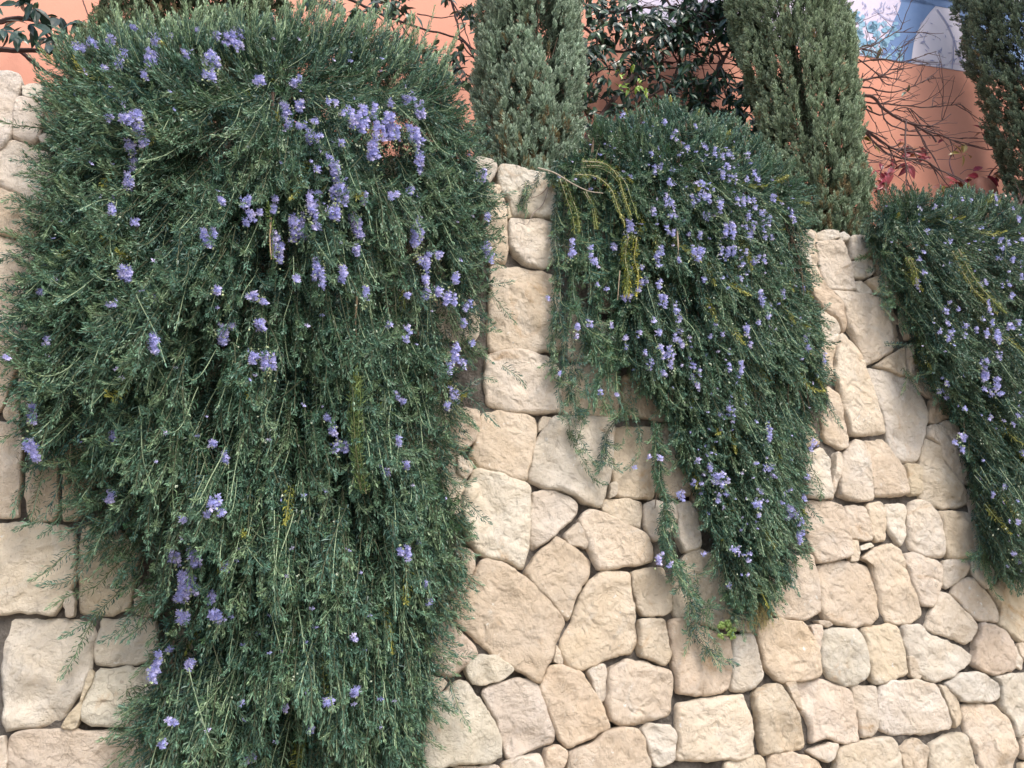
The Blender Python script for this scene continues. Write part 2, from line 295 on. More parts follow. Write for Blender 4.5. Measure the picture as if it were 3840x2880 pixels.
# ------------------------------------------------------------------ the stone wall
CR = {'A': (1600, 1400, 1.975), 'B': (2720, 1400, 1.975), 'C': (1500, 2040, 1.975), 'D': (2720, 2040, 1.975), 'E': (0, 1900, 1.693), 'G': (1700, 560, 2.37),
      'H': (2900, 800, 2.3532), 'I': (0, 240, 2.183), 'J': (0, 900, 2.765), 'K': (0, 1450, 2.765), 'L': (2200, 2000, 3.16), 'P': (0, 0, 1.0)}
ST = """
P 1050,765 1120,757 1190,768 1212,800 1218,860 1215,893 1170,893 1085,885 1052,872 1045,820 /F
P 1843,990 1870,984 1936,996 2038,1011 2085,1030 2098,1100 2103,1165 2118,1240 2122,1290 2100,1312 2000,1318 1900,1322 1838,1315 1830,1200 1840,1060
G 485,640 600,612 800,620 900,640 960,720 950,900 880,1020 800,1050 640,1010 540,930 495,860 490,730
!G 150,70 380,105 388,180 350,235 300,330 180,330 80,250 60,100
!G 395,150 430,125 600,170 720,215 900,220 930,400 930,620 700,590 540,600 500,530 480,420 430,380 400,300
G 300,340 400,330 430,400 440,430 468,520 470,630 480,830 490,900 480,1005 400,1000 330,1010 250,800 230,500
G 470,520 490,520 522,615 473,628
A 215,330 230,250 385,280 375,400 340,520 230,560 150,420
A 385,290 500,275 640,290 810,315 825,370 800,500 760,690 735,810 600,770 480,720 370,690 320,600 345,520 380,420
A 225,620 330,660 350,700 290,780 230,740
A 850,320 925,325 880,400 830,430
A 930,330 1080,320 1380,330 1385,480 1370,600 1355,760 1320,880 1290,1005 1180,970 1080,900 960,865 800,820 745,780 770,700 790,560 850,430
P 2112,1360 2200,1368 2310,1375 2325,1450 2330,1560 2215,1560 2115,1555 2108,1450
P 2118,1170 2220,1190 2320,1230 2330,1350 2250,1365 2135,1350 2130,1290
A 1455,0 1600,0 1800,20 1830,180 1820,340 1650,325 1455,320
A 1400,400 1570,390 1690,400 1720,480 1700,700 1680,930 1560,935 1440,920 1390,900 1375,720 1385,560
A 1730,370 1830,360 1900,500 1950,700 1960,850 1940,920 1800,930 1710,900 1720,600
A 1350,830 1385,820 1390,900 1340,935
A 1310,935 1420,925 1600,950 1605,1000 1580,1150 1450,1120 1340,1060 1285,1020
A 1620,960 1700,950 1820,960 1860,1100 1700,1250 1640,1200 1600,1130
A 1830,960 1960,950 2010,1100 2020,1290 1900,1330 1850,1200 1850,1050
A 400,700 480,725 620,775 735,820 770,860 775,1050 768,1290 720,1440 700,1450 560,1385 430,1365 360,1320 290,1250 260,1050 290,850 340,720
A 790,865 900,860 1060,910 1120,980 1100,1060 1000,1150 860,1270 790,1310 770,1260 775,1000
A 1110,1105 1140,1150 1190,1260 1175,1300 1070,1265 1010,1215
A 1195,1000 1300,1030 1450,1110 1560,1150 1620,1200 1660,1290 1680,1400 1550,1430 1280,1460 1240,1400 1200,1290 1150,1150 1130,1080
C 1090,0 1160,-50 1250,0 1360,80 1425,130 1420,210 1380,290 1320,380 1255,572 1190,530 1110,430 990,310 910,215 980,120
C 600,130 650,105 760,140 850,200 930,240 1040,350 1150,470 1235,575 1200,640 1150,740 1130,850 1080,930 1040,1030 960,1000 840,920 680,830 560,710 430,600 385,540 430,440 520,300 560,200
C 430,20 550,60 555,180 500,300 440,440 350,520 250,500 200,300 230,60
C 330,540 390,580 500,700 580,790 560,860 480,930 360,1010 230,900 200,650
C 180,960 350,1020 300,1090 240,1150 160,1200 60,1150 60,1000
C 430,1000 480,1010 560,1120 640,1220 720,1360 755,1500 760,1580 650,1630 430,1620 300,1659 180,1659 150,1500 170,1250 230,1160 330,1090
C 580,815 680,815 845,930 800,970 640,1050 530,1045 490,960 490,920
C 860,985 960,1010 1030,1050 1060,1150 1120,1300 1165,1400 1160,1470 1060,1500 900,1570 800,1600 760,1480 720,1330 640,1180 610,1100 700,1040
C 1110,900 1220,905 1350,970 1410,1080 1500,1230 1555,1380 1470,1390 1430,1440 1240,1515 1180,1450 1130,1310 1050,1130 1035,1050 1080,960
C 1165,750 1185,800 1195,885 1130,885
C 1500,205 1600,195 1680,215 1700,280 1730,460 1765,680 1760,740 1720,810 1590,840 1450,900 1340,940 1230,890 1180,770 1200,700 1290,560 1330,420 1370,320 1450,240
C 1700,205 1900,175 1960,180 2000,300 2005,480 1950,520 1800,545 1760,480 1720,330
C 1775,560 1850,545 1950,570 1980,640 2000,850 1950,895 1880,880 1780,830 1765,760 1770,640
P 2505,2335 2545,2322 2600,2330 2680,2370 2725,2385 2738,2430 2738,2580 2700,2600 2600,2610 2545,2600 2530,2500 2515,2400
L 1040,450 1150,250 1300,190 1700,300 1930,700 1960,1180 1760,1150 1500,1100 1280,1040 1060,1000 1015,800 1030,600
D 50,680 190,665 230,760 270,870 290,990 240,1060 150,1105 50,1100 30,900
D 300,560 430,555 560,570 600,640 660,740 700,850 715,970 560,1010 400,1025 340,970 290,900 270,800 250,650
D 200,130 400,90 640,80 680,200 700,420 700,500 640,545 560,560 380,545 330,480 250,350
D 690,160 800,130 1000,130 1080,160 1100,240 1150,420 1160,540 1090,600 960,620 830,600 740,560 700,480 680,250
D 1010,110 1150,10 1230,0 1290,40 1320,120 1370,300 1450,440 1480,520 1400,590 1270,600 1200,570 1160,450 1110,250 1090,140
D 1320,65 1400,65 1560,115 1610,150 1610,260 1580,380 1540,465 1450,440 1380,300 1340,150
D 1620,130 1700,110 1780,120 1800,170 1780,230 1660,340 1610,310 1610,200
D 1810,120 1930,120 1990,200 1950,340 1860,260 1820,190
D 1790,240 1850,260 1960,380 2030,500 2030,570 1990,580 1880,570 1790,500 1680,370 1720,290
D 1960,330 2040,260 2212,250 2300,300 2300,700 2190,735 2100,640 2040,590 2050,480
D 1590,345 1640,360 1720,440 1800,530 1860,600 1860,660 1790,745 1700,700 1560,660 1490,610 1520,540 1560,450
D 1880,590 2000,600 2100,680 2130,780 2130,930 2000,980 1880,930 1820,890 1840,800 1870,690
D 2130,740 2150,760 2160,800 2212,850 2212,935 2120,900
D 2170,740 2300,720 2300,900 2200,850
D 1330,610 1440,590 1510,660 1640,710 1760,770 1830,830 1820,890 1740,940 1600,1020 1530,1025 1440,960 1370,850 1330,740
D 1010,625 1200,600 1290,610 1310,680 1330,800 1355,970 1280,1000 1110,1050 1070,1000 1055,850 1030,700
D 720,640 880,625 990,650 1030,730 1050,830 1055,990 960,1040 880,1045 760,990 720,900 710,760
D 610,605 700,605 710,650 690,780 660,720
D 665,565 740,565 780,600 740,612 680,595
D 1350,830 1390,840 1440,950 1440,1000 1370,990
D 1740,960 1840,940 1900,960 2010,1030 2020,1140 1940,1170 1760,1175 1680,1110 1620,1040
D 1980,985 2212,950 2300,950 2300,1200 2212,1320 2190,1400 2150,1430 2110,1300 2040,1200 2030,1050
D 1130,1050 1250,1010 1430,1010 1560,1040 1600,1120 1640,1200 1690,1320 1680,1370 1540,1400 1390,1410 1280,1420 1150,1380 1125,1300 1125,1150
D 1570,1040 1620,1050 1730,1160 1745,1300 1700,1370 1685,1300 1630,1170
D 930,1040 1110,1050 1115,1200 1120,1370 1090,1430 1000,1445 990,1300 950,1140
D 530,1020 700,1000 830,1040 930,1080 960,1200 980,1350 1000,1470 880,1480 760,1440 640,1480 640,1340 560,1230 530,1130
D 430,1025 510,1020 550,1240 500,1170
D 260,1070 350,1035 410,1040 480,1150 550,1280 590,1420 600,1500 500,1540 280,1565 240,1400 210,1200 215,1120
P 2545,2640 2620,2622 2700,2608 2790,2605 2812,2680 2830,2780 2832,2835 2760,2852 2650,2850 2535,2850 2545,2760 2535,2690
C 1550,920 1660,845 1800,860 1900,900 2010,925 2035,1000 2040,1240 2000,1290 1850,1330 1630,1345 1560,1290 1520,1180 1535,1050
C 1390,940 1520,890 1540,960 1520,1165 1490,1160 1440,1060
C 1790,1380 1850,1330 1990,1340 2030,1400 2030,1600 1890,1650 1840,1560 1820,1450
C 1250,1530 1440,1460 1540,1380 1640,1355 1760,1370 1810,1470 1830,1580 1850,1659 1800,1800 1220,1800
C 1080,1520 1160,1500 1240,1530 1210,1620 1150,1750 1080,1750 1060,1600
C 760,1620 900,1580 1040,1550 1060,1640 1080,1750 760,1750
C 400,1645 600,1640 740,1640 740,1760 360,1760
D 0,1620 60,1600 250,1570 300,1600 310,1750 0,1750
D 330,1550 480,1540 620,1570 700,1610 740,1750 320,1750
D 620,1540 760,1465 830,1480 800,1570 750,1620 700,1590
D 830,1510 1000,1450 1200,1430 1250,1470 1290,1600 1320,1760 800,1760 810,1600
D 1290,1500 1400,1435 1500,1500 1500,1760 1340,1760 1300,1600
D 1510,1480 1650,1420 1760,1390 1810,1440 1850,1530 1890,1760 1520,1760
D 1760,1200 1900,1180 2000,1190 2090,1290 2140,1430 2170,1550 2160,1760 1920,1760 1870,1560 1790,1390 1750,1260
D 2180,1450 2300,1400 2300,1600 2180,1590
D 2180,1620 2300,1600 2300,1760 2180,1760
B 620,935 760,950 860,990 890,1080 910,1220 920,1350 800,1390 680,1405 640,1330 600,1200 590,1050
B 890,990 960,970 1030,985 1060,1080 1100,1200 1080,1240 960,1225 910,1200 905,1080
B 1060,960 1150,950 1185,1000 1200,1130 1200,1220 1130,1255 1100,1230 1060,1080 1040,990
B 1175,965 1340,960 1340,1060 1340,1220 1300,1290 1240,1200 1200,1120 1190,1040
B 1370,950 1450,935 1530,990 1590,1100 1620,1280 1600,1370 1460,1350 1360,1290 1350,1100
B 1560,1020 1810,1020 1840,1130 1860,1290 1840,1350 1740,1370 1640,1375 1610,1180 1590,1080
B 910,1230 970,1240 990,1330 985,1385 930,1385
B 990,1280 1080,1255 1110,1280 1000,1315
B 560,600 700,560 780,640 775,760 780,930 700,930 600,910 590,750
B 790,590 845,600 840,720 820,830 800,940 785,900 790,700
B 860,600 960,490 1010,500 1050,620 1080,850 1095,950 950,950 850,910 840,850 845,700
B 1040,490 1190,470 1240,580 1310,680 1340,790 1355,900 1240,915 1110,910 1080,800 1050,650 1030,560
B 1330,680 1400,670 1440,710 1445,900 1360,900 1340,780
B 1480,490 1560,520 1630,680 1720,780 1800,880 1800,960 1700,1000 1600,1000 1500,970 1450,930 1445,740 1450,600
B 1490,400 1600,365 1690,370 1740,520 1780,700 1790,850 1720,770 1640,680 1560,520 1500,480
B 1520,190 1640,190 1660,340 1530,375 1500,340
P 3255,1378 3330,1390 3425,1422 3470,1500 3485,1560 3475,1620 3452,1690 3435,1735 3385,1730 3350,1700 3320,1600 3290,1490 3262,1430
P 3150,1258 3165,1250 3200,1280 3225,1320 3250,1385 3270,1450 3290,1520 3310,1580 3322,1620 3260,1635 3190,1632 3175,1560 3150,1470 3130,1400 3135,1320
B 760,110 790,80 840,150 870,280 900,480 900,540 860,560 770,520 725,460 720,350 770,230
B 450,300 560,290 640,350 700,480 720,520 560,560 500,480
H 400,870 450,880 560,980 590,1040 580,1100 550,1220 500,1245 430,1100 400,1000
H 310,500 410,520 450,620 520,700 600,800 660,1020 630,1050 560,960 430,830 340,720 300,600
H 490,680 720,690 840,720 960,740 1060,820 1130,900 1140,1130 1090,1190 950,1280 830,1340 780,1230 740,1130 700,1050 660,1000 610,820 540,720
H 1130,850 1250,950 1260,1100 1170,1120 1140,1000
H 1180,1160 1260,1150 1300,1300 1230,1440 1180,1440
H 900,1340 1050,1250 1160,1170 1180,1260 1165,1440 1080,1410 960,1360
H 370,260 500,245 620,250 650,400 690,500 720,680 600,680 490,670 440,580 410,400
!H 370,180 450,145 570,160 580,220 500,240 360,245
!H 585,165 630,155 670,215 640,245 580,240
!H 190,180 350,170 355,300 350,450 300,480 250,450 200,300
!H 680,200 860,205 880,320 760,400 690,400 670,300
H 690,420 860,410 900,520 790,590 710,570 680,480
H 710,600 760,595 840,650 880,710 760,710 715,650
H 800,600 950,555 1000,600 1020,740 900,710 850,650
!I -80,55 0,52 90,60 165,95 185,140 170,220 140,280 110,480 100,600 30,690 -80,710
!I 175,165 240,150 370,155 380,260 330,290 210,275 180,240
I 140,280 200,280 350,330 370,380 330,600 290,655 200,650 100,600 120,450
I 375,310 480,285 520,300 500,430 400,490 370,440
I 320,620 400,570 440,640 380,690
I -80,740 60,630 110,620 280,680 420,740 450,1000 400,1200 340,1190 200,1110 0,1000 -80,980
I -80,1010 0,1020 180,1110 340,1200 380,1350 330,1450 180,1425 0,1380 -80,1370
P -40,880 0,880 90,900 150,910 180,1050 170,1180 110,1260 70,1270 0,1262 -40,1260
P -40,1275 0,1275 66,1275 68,1330 55,1400 38,1440 10,1530 -40,1560
K 120,40 180,50 190,300 180,350 80,360 40,280 90,120
P 80,1320 140,1300 190,1400 180,1550 120,1570 80,1500 75,1400
K -100,370 0,365 190,370 220,440 250,650 220,850 190,1150 190,1350 0,1345 -100,1345
K 280,900 450,700 600,640 600,820 620,1050 600,1300 560,1400 300,1410 270,1300 280,1100
K 700,650 830,560 1000,650 1000,900 960,1100 830,1350 780,1410 640,1390 660,1050 680,850
E -60,110 0,110 240,105 450,125 480,260 470,480 400,620 340,680 200,680 60,680 -60,690
E 430,540 470,530 475,690 420,695
E 510,150 560,120 760,150 900,260 860,450 820,640 700,690 500,680 490,400
E 890,500 1010,480 1060,600 1000,690 860,690 850,560
E 60,700 340,695 480,720 590,740 600,850 580,1000 540,1160 430,1310 390,1370 260,1400 40,1430 10,1380 5,1100 5,850
E 640,720 800,700 1000,720 1010,870 950,970 880,1010 700,1010 600,1005 600,900
E 620,1030 800,1010 950,1020 1010,1100 1000,1300 900,1390 720,1400 530,1370 525,1300 560,1170
E 570,1040 605,1060 580,1140 540,1200 500,1390 400,1390 440,1320 520,1220
E 70,1450 200,1415 500,1410 720,1430 860,1450 980,1500 1010,1659 1010,1780 40,1780 50,1580
E -60,1480 30,1450 40,1780 -60,1780
E 1230,1400 1330,1380 1400,1500 1500,1600 1500,1780 1190,1780 1200,1550
P 1450,2720 1550,2700 1560,2920 1420,2920
"""
traced = []
for ln in ST.strip().splitlines():
    f2 = ln.endswith('/F'); ln = ln.replace('/F', ''); cap = ln[0] == '!'; ln = ln.lstrip('!'); k = ln[0]
    pts = np.array([[float(q) for q in s.split(',')] for s in ln[1:].split()])
    ox, oy, s_ = CR[k]; px = pts / s_ + (ox, oy)
    if f2: px = pts / KF
    W = hit(px[:, 0], px[:, 1], 0.0); traced.append((W[:, [0, 2]], cap))
TOPZ = 3.84
def chaikin(P, n=2, q=.22):
    for _ in range(n):
        N = np.roll(P, -1, 0); P = np.stack([P * (1 - q) + N * q, P * q + N * (1 - q)], 1).reshape(-1, 2)
    return P
tr = np.random.default_rng(11)
PAL = np.array([(.74, .63, .51), (.75, .655, .545), (.73, .63, .52), (.77, .69, .60), (.74, .66, .57), (.70, .585, .465), (.74, .68, .60), (.72, .62, .49)])
def stone(acc, poly, back, amp=1.0, tint=None):
    cc_ = poly.mean(0); d_ = poly - cc_; poly = poly + nrm(d_) * .0050; P = chaikin(chaikin(poly, 1, .10), 1, .22); s = np.linalg.norm(np.roll(P, -1, 0) - P, axis=1); L = s.sum()
    n = int(np.clip(L / .013, 36, 120)); cs = np.concatenate([[0], np.cumsum(s)]); q = np.arange(n) * L / n; PP = np.vstack([P, P[:1]])
    E_ = np.stack([np.interp(q, cs, PP[:, k]) for k in (0, 1)], 1)
    A2 = E_[:, 0] * np.roll(E_[:, 1], -1) - np.roll(E_[:, 0], -1) * E_[:, 1]
    area = A2.sum() / 2; c = ((E_ + np.roll(E_, -1, 0)) * A2[:, None]).sum(0) / (6 * area); area = abs(area)
    sd = int(tr.integers(1, 9999)); size = math.sqrt(area)
    # ragged outline
    jit = (fbm(np.c_[E_ * 20, np.full(n, sd)], sd, 3) - .5) * .022 + (vnoise(np.c_[E_ * 70, np.full(n, sd)], sd) - .5) * .005
    d = nrm(E_ - c); E_ = E_ + d * (jit[:, None] - .0015)
    m = 18; t = np.linspace(0, 1, m) ** .7; t[-1] = 1.0        # 0 centre .. 1 edge
    G = c + (E_ - c)[None] * t[1:, None, None]                  # (m-1, n, 2)
    G = np.vstack([np.broadcast_to(c, (1, n, 2)), G])
    # distance to edge (approx.)
    de = (1 - t)[:, None] * np.linalg.norm(E_ - c, axis=1)[None]
    rr = .011 * min(1.0, size / .2) * tr.uniform(.7, 1.5)
    edge = -(1 - np.minimum(de / rr, 1)) ** 2.0 * rr * 1.0
    p3 = np.concatenate([G, np.full(G.shape[:2] + (1,), sd * .37)], -1)
    big = (fbm(p3 * 5.5, sd, 3) - .5) * .024 * amp
    ridge = -np.abs(fbm(p3 * 8, sd + 50, 3) - .5) * .045 * amp - np.maximum(0, fbm(p3 * 6 + 7, sd + 30, 2) - .55) * .10 * amp
    fine = (fbm(p3 * 34, sd + 9, 3) - .5) * .009
    h = .020 + big + ridge + fine
    # split facets: clipped by tilted planes
    for k in range(int(tr.integers(3, 6))):
        an = tr.uniform(0, 6.283); nv = np.array([math.cos(an), math.sin(an)]); pr = (G - c) @ nv; mx = ((E_ - c) @ nv).max()
        off = mx * tr.uniform(.45, .95); sl_ = tr.uniform(.05, .28) * amp
        wob = (vnoise(p3 * 12, sd + 70 + k) - .5) * .03
        h = h - np.maximum(0, pr - off + wob) * sl_
    tilt = tr.normal(0, .04, 2) * amp; h = h + (G - c) @ tilt
    h = .02 + (h - .02) * .85; h = np.maximum(h, -.012) + edge
    V = np.stack([G[..., 0], back - h, G[..., 1]], -1)
    # sides go back into the wall
    side = V[-1].copy(); sv = []
    for kk, (dy, shr) in enumerate(((.02, .995), (.06, .985), (.13, .96))):
        s2 = c + (E_ - c) * shr; sv.append(np.stack([s2[:, 0], np.maximum(side[:, 1], back - .0) * 0 + side[:, 1] + dy, s2[:, 1]], -1))
    V = np.concatenate([V, np.array(sv)], 0); mm = len(V)
    i, j = np.meshgrid(np.arange(mm - 1), np.arange(n), indexing='ij'); i = i.ravel(); j = j.ravel(); k = (j + 1) % n
    Q = np.stack([i * n + j, i * n + k, (i + 1) * n + k, (i + 1) * n + j], 1)
    if area > 0 and A2.sum() > 0: Q = Q[:, ::-1]
    col = (PAL[int(tr.integers(len(PAL)))] if tint is None else np.array(tint)) * tr.uniform(.88, 1.05) + tr.normal(0, .005, 3)
    acc.add(V.reshape(-1, 3), Q[:, ::-1], C=np.clip(col, .05, .85))
swall = thing('stone_wall', (2, .3, 0), 'retaining wall of pale cream rubble limestone with dark joints, behind the hanging rosemary', 'stone wall')
work = Acc()
for poly, cap in traced:
    if not cap: stone(work, poly, float(tr.uniform(-.012, .012)))
# coursed filling stones where the bushes hide the wall
fill = []; z = 0.0
while z < TOPZ - .05:
    hgt = tr.uniform(.22, .34); hgt = min(hgt, TOPZ - z) if TOPZ - z - hgt > .12 else TOPZ - z; x = -3.4 + tr.uniform(0, .3)
    while x < 9.5:
        wd = tr.uniform(.2, .46); g2 = .008
        p = np.array([(x + g2, z + g2), (x + wd * .5, z + g2 - .01), (x + wd - g2, z + g2), (x + wd - g2 + .02, z + hgt * .5), (x + wd - g2, z + hgt - g2), (x + wd * .5, z + hgt - g2 + .012), (x + g2, z + hgt - g2), (x + g2 - .02, z + hgt * .5)])
        p = p + tr.normal(0, .012, p.shape); p[:, 1] = np.minimum(p[:, 1], TOPZ); fill.append(p); x += wd
    z += hgt
allp = [t_[0] for t_ in traced]
for p in fill:
    c = p.mean(0)
    if any(inside(q, c[0], c[1]) for q in allp if abs(q[:, 0].mean() - c[0]) < 1): continue
    ok = np.zeros(len(p), bool); near = [q for q in allp if abs(q[:, 0].mean() - c[0]) < 1 and abs(q[:, 1].mean() - c[1]) < 1]
    for it in range(9):
        bad = np.zeros(len(p), bool)
        for q in near: bad |= inside(q, p[:, 0], p[:, 1])
        if not bad.any(): break
        p = np.where(bad[:, None], p * .88 + c * .12, p)
    if it >= 8 or np.ptp(p[:, 0]) < .08 or np.ptp(p[:, 1]) < .08: continue
    stone(work, p, .022, .7)
work.build('stonework', M_stone, swall, smooth=True)
for poly, cap in traced:
    if cap:
        a_ = Acc(); stone(a_, poly, float(tr.uniform(-.01, .01)), tint=(.74, .68, .60))
        a_.build('capping_stone', M_stone, swall, smooth=True)
# mortar core with an uneven face
g = Acc(); gx = np.arange(-3.5, 9.6, .03); gz = np.linspace(0, TOPZ - .1, 120); X, Zz = np.meshgrid(gx, gz, indexing='ij')
Yy = .050 - .045 * fbm(np.stack([X * 7, Zz * 7, X * 0], -1), 5, 4); Yy[:, -1] = .5
V = np.stack([X, Yy, Zz], -1); n1, n2 = X.shape; i, j = np.meshgrid(np.arange(n1 - 1), np.arange(n2 - 1), indexing='ij'); i = i.ravel(); j = j.ravel()
g.add(V, np.stack([i * n2 + j, (i + 1) * n2 + j, (i + 1) * n2 + j + 1, i * n2 + j + 1], 1)); box(g, -3.5, 9.6, .14, .56, 0, TOPZ - .12)
g.build('mortar', M_mortar, swall)
# ------------------------------------------------------------------ leafy shoots
def needles(acc, X, T, tf, m, ln, wd, spread, colA, colB, rg, curl=.25, tipclose=.6):
    """X,T: (N,K,3) nodes and tangents; tf: (K,) 0..1 along the shoot; m needles per node; colA/colB (N,3) colour of base / tip needles"""
    N, K = X.shape[:2]
    ref = nrm(rg.normal(size=(N, 1, 3))); A = nrm(np.cross(T, ref)); B = np.cross(T, A)
    ph = np.arange(K)[None, :, None] * 1.57 + np.arange(m)[None, None, :] * 6.283 / m + rg.normal(0, .35, (N, K, m))
    rad = np.cos(ph)[..., None] * A[:, :, None] + np.sin(ph)[..., None] * B[:, :, None]
    sp = spread * (1 - tipclose * tf ** 3)[None, :, None] + rg.normal(0, .16, (N, K, m))
    n = np.cos(sp)[..., None] * T[:, :, None] + np.sin(sp)[..., None] * rad
    l = ln * (1 - .45 * tf ** 4)[None, :, None] * rg.uniform(.65, 1.15, (N, K, m)); l = l[..., None]
    wv = nrm(np.cross(n, rad) + .35 * rg.normal(size=n.shape)) * wd / 2
    b = np.broadcast_to(X[:, :, None], n.shape); mid = b + n * l * .5 + rad * l * curl * .16
    tip = b + n * l + (T[:, :, None] * .5 - rad) * l * curl * .5 * rg.uniform(.2, 1.2, l.shape)
    V = np.stack([b, mid + wv, tip, mid - wv], -2)               # N,K,m,4,3
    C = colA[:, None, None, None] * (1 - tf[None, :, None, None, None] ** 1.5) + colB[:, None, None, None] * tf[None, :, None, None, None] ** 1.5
    C = C * rg.uniform(.6, 1.5, (N, K, m, 1, 1)); C = np.broadcast_to(C, V.shape)
    q = np.arange(N * K * m)[:, None] * 4 + np.arange(4)[None]
    acc.add(V.reshape(-1, 3), q, C=C.reshape(-1, 3))
def stems(acc, X, r0, r1, c0, c1):
    """thin three-sided stems for (N,K,3) node rows"""
    N, K = X.shape[:2]; T = nrm(np.gradient(X, axis=1)); A = nrm(np.cross(T, np.array([.3, .8, .52]))); B = np.cross(T, A)
    r = np.linspace(r0, r1, K)[None, :, None, None]; an = np.arange(3) * 2.0944
    V = X[:, :, None] + r * (np.cos(an)[:, None] * A[:, :, None] + np.sin(an)[:, None] * B[:, :, None])
    b = np.arange(N)[:, None, None] * (K * 3); i = np.arange(K - 1)[None, :, None]; j = np.arange(3)[None, None]; k = (j + 1) % 3
    Q = np.stack([b + i * 3 + j, b + i * 3 + k, b + (i + 1) * 3 + k, b + (i + 1) * 3 + j], -1).reshape(-1, 4)
    t = np.linspace(0, 1, K)[None, :, None, None]
    c0 = np.asarray(c0); c1 = np.asarray(c1)
    if c0.ndim == 1: c0 = np.broadcast_to(c0, (N, 3))
    if c1.ndim == 1: c1 = np.broadcast_to(c1, (N, 3))
    C = c0[:, None, None] * (1 - t) + c1[:, None, None] * t
    acc.add(V.reshape(-1, 3), Q, C=np.broadcast_to(C, V.shape).reshape(-1, 3))
def grow(P, D, bend, L, K, wob, rg, pw=1.3):
    """N shoots: start P, direction D turning towards bend"""
    s = np.linspace(0, 1, K)[None, :, None]; d = nrm(nrm(D)[:, None] + bend[:, None] * s ** pw + rg.normal(0, wob, (len(P), 1, 3)) * np.sin(s * 5))
    X = P[:, None] + np.cumsum(d, 1) * (L[:, None, None] / K); return X, d
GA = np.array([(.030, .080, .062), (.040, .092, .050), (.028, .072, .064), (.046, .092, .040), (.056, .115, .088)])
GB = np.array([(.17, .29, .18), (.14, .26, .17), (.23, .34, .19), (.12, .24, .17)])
WOOD = np.array([.16, .12, .085])
MPF = 1 / (KF * FPX)                                             # metres per overview unit at 1 m
def florets(acc, C0, size, rg, pale=.0):
    """C0 (N,3) centres: little two-lipped blue flowers, each of six petals"""
    N = len(C0); f = nrm(np.c_[rg.normal(0, .5, N), -np.abs(rg.normal(.9, .3, N)), rg.normal(.05, .5, N)])
    u = nrm(np.cross(f, rg.normal(size=(N, 3)) * .35 + np.array([1, 0, 0]))); v = np.cross(f, u)
    base = np.array([(.40, .41, .73), (.48, .47, .78), (.60, .57, .83), (.35, .37, .70)])[rg.integers(0, 4, N)]
    base = base * (1 - pale) + np.array([.75, .75, .85]) * pale
    s = size * rg.uniform(.75, 1.25, N)[:, None]
    for k, (an, ln, wd, up) in enumerate(((1.15, .9, .30, .5), (1.95, .9, .30, .5), (-1.57, 1.15, .75, .15), (-.5, .85, .35, .2), (-2.65, .85, .35, .2), (1.57, .6, .12, 1.4))):
        d = math.cos(an) * u + math.sin(an) * v; sd = -math.sin(an) * u + math.cos(an) * v
        tip = C0 + (d * ln + f * up) * s; mid = C0 + (d * ln * .6 + f * (up * .7 + .12)) * s
        V = np.stack([C0, mid + sd * wd * s * .5, tip, mid - sd * wd * s * .5], 1)
        cc = base * (1.15 if k == 2 else .95); cc = np.minimum(cc, .95)
        acc.add(V.reshape(-1, 3), np.arange(N)[:, None] * 4 + np.arange(4)[None], C=np.repeat(cc, 4, 0))
def buds(acc, C0, size, rg, colr=(.52, .60, .36)):
    """pale green calyces: small closed octahedra"""
    N = len(C0); a_ = nrm(rg.normal(size=(N, 3))); b_ = nrm(np.cross(a_, rg.normal(size=(N, 3)))); c_ = np.cross(a_, b_); s = size * rg.uniform(.6, 1.2, N)[:, None]
    V = np.stack([C0 + a_ * s, C0 - a_ * s, C0 + b_ * s * .7, C0 - b_ * s * .7, C0 + c_ * s * .7, C0 - c_ * s * .7], 1)
    T = np.array([(0, 2, 4), (0, 4, 3), (0, 3, 5), (0, 5, 2), (1, 4, 2), (1, 3, 4), (1, 5, 3), (1, 2, 5)])
    col = np.asarray(colr) * rg.uniform(.75, 1.3, (N, 1)); acc.add(V.reshape(-1, 3), T=(np.arange(N)[:, None, None] * 6 + T[None]).reshape(-1, 3), C=np.repeat(col, 6, 0))
def rope(acc, pts, Y, rg, ln=.021, step=.0085, m=4, colA=None, colB=None, r=.0022, stemcol=(.17, .17, .09), wid=.0042):
    """one leafy branch along overview points; Y: one depth or one per point"""
    pts = np.asarray(pts, float); W = F(pts[:, 0], pts[:, 1], np.broadcast_to(np.asarray(Y, float), (len(pts),)))
    X = resample(W, step); X = X + np.cumsum(rg.normal(0, .0012, X.shape), 0) * .6; X = X[None]; T = nrm(np.gradient(X, axis=1)); K = X.shape[1]
    cA = GA[rg.integers(len(GA))] * 1.2 if colA is None else np.array(colA); cB = GB[rg.integers(len(GB))] if colB is None else np.array(colB)
    tf = np.linspace(0, 1, K); tf = np.clip((tf - .6) / .4, 0, 1)
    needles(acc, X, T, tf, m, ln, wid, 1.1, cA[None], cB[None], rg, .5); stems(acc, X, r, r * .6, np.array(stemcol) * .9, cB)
    return X[0]
